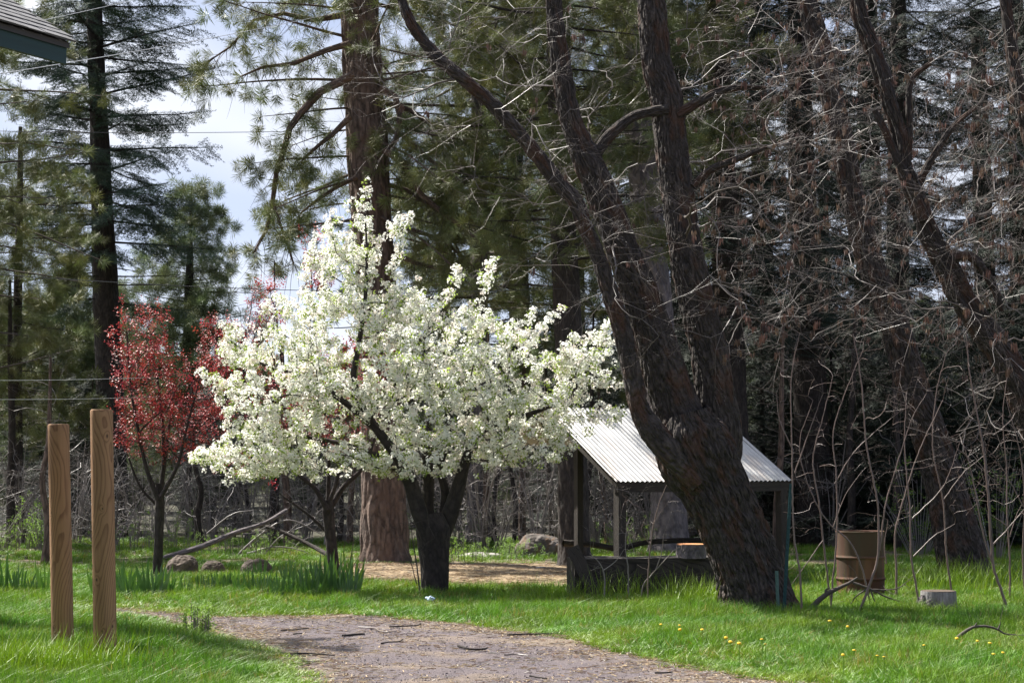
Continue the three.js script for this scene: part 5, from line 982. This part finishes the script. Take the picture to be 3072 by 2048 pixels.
  stem('fallen_branch', 'fallen branch with a fan of thin dark twigs in front of the rusty drum', 'branch', [[[2560, 1748], [2610, 1765], [2660, 1790], [2740, 1815]], [[2610, 1765], [2640, 1830], [2680, 1855]], [[2620, 1768], [2690, 1765], [2730, 1740]], [[2600, 1765], [2560, 1800], [2545, 1830]]], 20.4, M.twigDark, { w: 9, n: 40, lying: true, spread: 0.22, no: 0.02 });
  stem('fallen_branch', 'curved bare stick lying on the grass at the lower right', 'branch', [[[2873, 1911], [2900, 1892], [2926, 1879], [2980, 1882], [3016, 1900], [3050, 1904]], [[2926, 1879], [2932, 1868]], [[2995, 1888], [3002, 1866]]], 16.1, M.twigDark, { w: 12, n: 5, lying: true, spread: 0.07 });
  stem('fallen_branch', 'pale tangle of dead twigs left of the curved stick', 'branch', [[[2790, 1890], [2820, 1884], [2860, 1895]], [[2820, 1884], [2835, 1905], [2836, 1925]], [[2815, 1884], [2795, 1893], [2785, 1905]]], 17.6, M.twig, { w: 6, n: 14, lying: true, spread: 0.12, no: 0.02 });
  stem('fallen_branch', 'grey tangle of dead branches lying around the fallen pole', 'branch', [[[690, 1690], [760, 1620], [860, 1560], [960, 1600]], [[740, 1660], [820, 1640], [900, 1650], [985, 1690]], [[620, 1600], [700, 1540], [760, 1530]], [[780, 1680], [840, 1610], [930, 1570]]], 32.6, M.twigGrey, { w: 9, n: 60, lying: true, spread: 0.5, tw: 0.7, no: 0.02 });
  // sticks on the drive
  const sticks = [['thin dark stick on the near edge of the far drive, left', [[840, 1893], [880, 1892], [925, 1891]]], ['pale curved stick in the middle of the drive', [[1075, 1888], [1120, 1892], [1140, 1902], [1165, 1906], [1190, 1904]]], ['brown bark strip in the middle of the drive', [[1030, 1918], [1060, 1914], [1092, 1911]]], ['dark slender stick at the far side of the drive', [[1170, 1889], [1215, 1887], [1250, 1884], [1262, 1876]]], ['short stick with a pale stone at its end', [[1142, 1941], [1170, 1937], [1195, 1936], [1208, 1930]]], ['dark broken branch piece right of the middle of the drive', [[1375, 1948], [1400, 1953], [1440, 1954], [1465, 1950]]], ['long thin stick along the right grass edge', [[1522, 1916], [1580, 1912], [1640, 1912], [1672, 1904]]], ['grey stick low on the right part of the drive', [[1515, 1969], [1540, 1967], [1580, 1970]]], ['dark stick on the grass edge at the left of the drive', [[885, 1972], [940, 1972], [1005, 1976]]], ['small dark twig near the bottom right of the drive', [[1590, 2033], [1620, 2038], [1640, 2042]]], ['short dark bark piece at the left of the drive', [[880, 1909], [892, 1908], [908, 1907]]], ['dark stick lying near the lower grass corner of the drive', [[1965, 2018], [1995, 2019], [2015, 2017]]]];
  sticks.forEach(([label, l], i) => { const P = l.map(([x, y]) => { const g = ground(x, y); g.y = hgt(g.x, -g.z) + 0.018; return g; }), o = P[0].clone(), t = thing('stick', label, 'stick', o); const [A, R] = smooth(rel(P, o), P.map((_, k) => (i === 2 || i === 5 ? 0.012 : 0.0075) * (1 - 0.4 * k / P.length)), 0.05); seed(400 + i); const m = new MB(); m.tube(A.map((p) => p.add(V(gs(), 0, gs()).multiplyScalar(0.008))), R, 7, 0.3, 0.4, null, 'both'); part('wood', m.geo(), i === 1 || i === 7 ? M.twig : M.firBark, t); });
  rock('stone', 'small pale stone lying among the sticks on the drive', 1195, 1933, 16.4, 0.022, 0.03, 0.02, 8, 'pale');
}
function buildFlowers() {
  // irises: clumps of sword leaves
  seed(501);
  const clump = () => { const m = new MB(); for (let i = 0; i < 13; i++) { const fan = (i / 12 - 0.5) * 0.9 + gs() * 0.12, L = rr(0.16, 0.5) * (1 - Math.abs(fan) * 0.25), b = V(fan * 0.14 + gs() * 0.03, 0, gs() * 0.05), d = V(Math.sin(fan * 0.8), Math.cos(fan * 0.8), gs() * 0.15).normalize(), s = V(Math.cos(fan), -Math.sin(fan) * 0.3, gs() * 0.5).normalize().multiplyScalar(rr(0.011, 0.019)), q = (t, k) => [b.clone().addScaledVector(d, L * t).addScaledVector(s, -k), b.clone().addScaledVector(d, L * t).addScaledVector(s, k)], tip = b.clone().addScaledVector(d, L).addScaledVector(s, 0.8); const [a0, a1] = q(0, 0.8), [b0, b1] = q(0.45, 1), [c0, c1] = q(0.8, 0.65); m.quad(a0, a1, b1, b0); m.quad(b0, b1, c1, c0); m.tri(c0, c1, tip); } return m.geo(); };
  const kinds = [clump(), clump(), clump(), clump()]; let protos = [];
  const list = []; for (let i = 0; i < 36; i++) { const px = 560 + i * 14.5 + gs() * 14, py = 1780 + gs() * 22 + (px > 900 ? 6 : 0) - (px > 1040 ? 10 : 0); list.push([px, py, px > 880 ? 1.12 : 0.78]); } for (const p of [[318, 1783], [345, 1790], [372, 1786], [400, 1788], [430, 1784], [470, 1790], [498, 1788], [520, 1786], [385, 1796], [415, 1778], [445, 1794], [290, 1788], [60, 1790], [100, 1786], [20, 1788], [140, 1790], [1020, 1790], [1056, 1786]]) list.push([p[0], p[1], 0.98]);
  list.forEach(([px, py, s], i) => { const g = ground(px, py), root = thing('iris_plant', px < 545 ? 'clump of young iris leaves in the shade near the posts and the left plum' : 'clump of sword-shaped iris leaves in the row along the drive', 'plant', V(g.x, hgt(g.x, -g.z), g.z), px < 545 ? 'iris clumps in the shade on the left' : 'iris clumps in the row along the drive'); root.rotation.y = gs() * 0.9; root.scale.setScalar(s * rr(0.6, 1.15)); part('leaves', kinds[i % 4], [M.iris, M.irisBright, M.iris, M.irisPale][(i * 7) % 4], root); });
  // dandelions
  const head = new THREE.SphereGeometry(0.02, 14, 6, 0, 6.283, 0, 1.5); head.scale(1, 0.55, 1); const pos = head.attributes.position; for (let i = 0; i < pos.count; i++) { const k = 1 + 0.22 * ((i % 2) ? 1 : -1); pos.setXYZ(i, pos.getX(i) * k, pos.getY(i), pos.getZ(i) * k); } head.computeVertexNormals();
  const yellow = leafMat(0.7, 0.45, 0.01, 0.3), st = new THREE.CylinderGeometry(0.003, 0.003, 1, 5); st.translate(0, 0.5, 0);
  const dl = [[2492, 1895, 'brightest dandelion in the grass below the fallen branches'], [2545, 1911, 'dandelion right of the brightest one, half hidden in the grass'], [1984, 1901], [2040, 1914], [2041, 1929], [2108, 1917], [2179, 1943], [2193, 1956], [2219, 1964], [2288, 1962], [2298, 1968], [2531, 2011], [2565, 1988], [2635, 2018], [2655, 2022], [2873, 1958], [2935, 1959], [2973, 1959], [2984, 2006], [3012, 2004], [2775, 1980]];
  dl.forEach(([px, py, lab], i) => { const g = ground(px, py + 26), h = 0.11 * rr(0.8, 1.2), root = thing('dandelion', lab ?? 'yellow dandelion flower in the lawn at the lower right', 'flower', V(g.x, 0, g.z), lab ? undefined : 'dandelions in the lawn at the lower right'); const a = part('stalk', st, M.grass, root); a.scale.y = h; const b = part('flower_head', head, yellow, root); b.position.y = h + 0.06; a.scale.y = h + 0.06; b.rotation.set(gs() * 0.5 + 0.35, rnd() * 6, gs() * 0.4); b.scale.setScalar(i === 0 ? 0.95 : rr(0.55, 0.85)); });
  // scrap of plastic in the grass
  const g = ground(1290, 1822), t = thing('plastic_scrap', 'crumpled pale blue plastic scrap in the grass below the blossom tree', 'litter', V(g.x, 0.1, g.z)), sg = new THREE.IcosahedronGeometry(0.034, 3), a = sg.attributes.position; for (let i = 0; i < a.count; i++) { const v = V(a.getX(i), a.getY(i), a.getZ(i)), k = 1 + 0.8 * N3(v.x * 40, v.y * 40, v.z * 40); a.setXYZ(i, v.x * k * 1.3, v.y * k * 0.7, v.z * k); } sg.computeVertexNormals(); part('sheet', sg, std({ color: new THREE.Color(0.3, 0.4, 0.55), roughness: 0.4 }), t);
}
function buildWires() {
  const wire = (label, a, b, sag, r, mat) => { const A = at(...a), B = at(...b), root = thing('wire', label, 'wire', A), P = []; for (let i = 0; i <= 30; i++) { const t = i / 30; P.push(A.clone().lerp(B, t).add(V(0, -sag * 4 * t * (1 - t), 0)).sub(A)); } const m = new MB(); m.tube(P, P.map(() => r), 6); part('strand', m.geo(), mat, root); };
  const bright = std({ color: new THREE.Color(0.6, 0.6, 0.6), roughness: 0.35, metalness: 0.5 }), dk = std({ color: new THREE.Color(0.05, 0.05, 0.055), roughness: 0.5 });
  wire('bright overhead wire rising to the right just under the roof corner', [-300, 268, 11.5], [1090, 18, 30.5], 0.05, 0.0036, bright);
  wire('upper thin wire rising to the right above the roof corner', [-200, 130, 12], [640, -60, 26], 0.02, 0.0026, bright);
  wire('dark wire running level across the white blossom to the dark pine trunk', [-300, 800, 19], [1690, 865, 29.7], 0.14, 0.005, dk);
  wire('faint level wire across the sky gap between the dark fir and the great pine', [-200, 388, 30], [1045, 390, 30.6], 0.05, 0.005, dk);
  wire('pale level wire just above the tops of the posts', [-200, 1140, 22], [500, 1130, 25], 0.02, 0.0035, bright);
  wire('lower pale level wire behind the tops of the posts', [-200, 1196, 22], [470, 1190, 25], 0.02, 0.0032, bright);
}

M.stumpSide = barkMat(77, [0.1, 0.092, 0.088], [0.28, 0.265, 0.26], { fx: 14, fy: 2, bump: 0.008 });
buildPosts();
buildHouse();
buildConifers();
{ const l = { pts: [V(-8.6, -0.1, -20.2), V(-8.6, 0.6, -20.2), V(-8.5, 5, -20.2), V(-8.35, 10.6, -20.2)], rad: [0.5, 0.38, 0.33, 0.2] };
  conifer('pine_tree', 'pine just outside the left edge whose trunk shades the grass by the posts', 'tree', l, { sv: 151, bark: M.pineBark, needle: M.pineNeedle, geos: TUFT, n: 12, h0: 8, h1: 10.4, len: () => 1.3, pitch: () => 0.2, bendy: 0.3, lift: () => 0.05, gap: 0.2, from: 0.3, side: 0.5, dens: 0.7, seg: 30 }); }
buildYoungPines();
buildBlossomTree();
buildPlums();
buildBareTrees();
buildThicket();
buildShed();
buildBarrel();
buildRocks();
buildFencePosts();
buildWhips();
buildFlowers();
buildWires();
buildGrass();
buildLitter();

renderer.render(scene, camera);
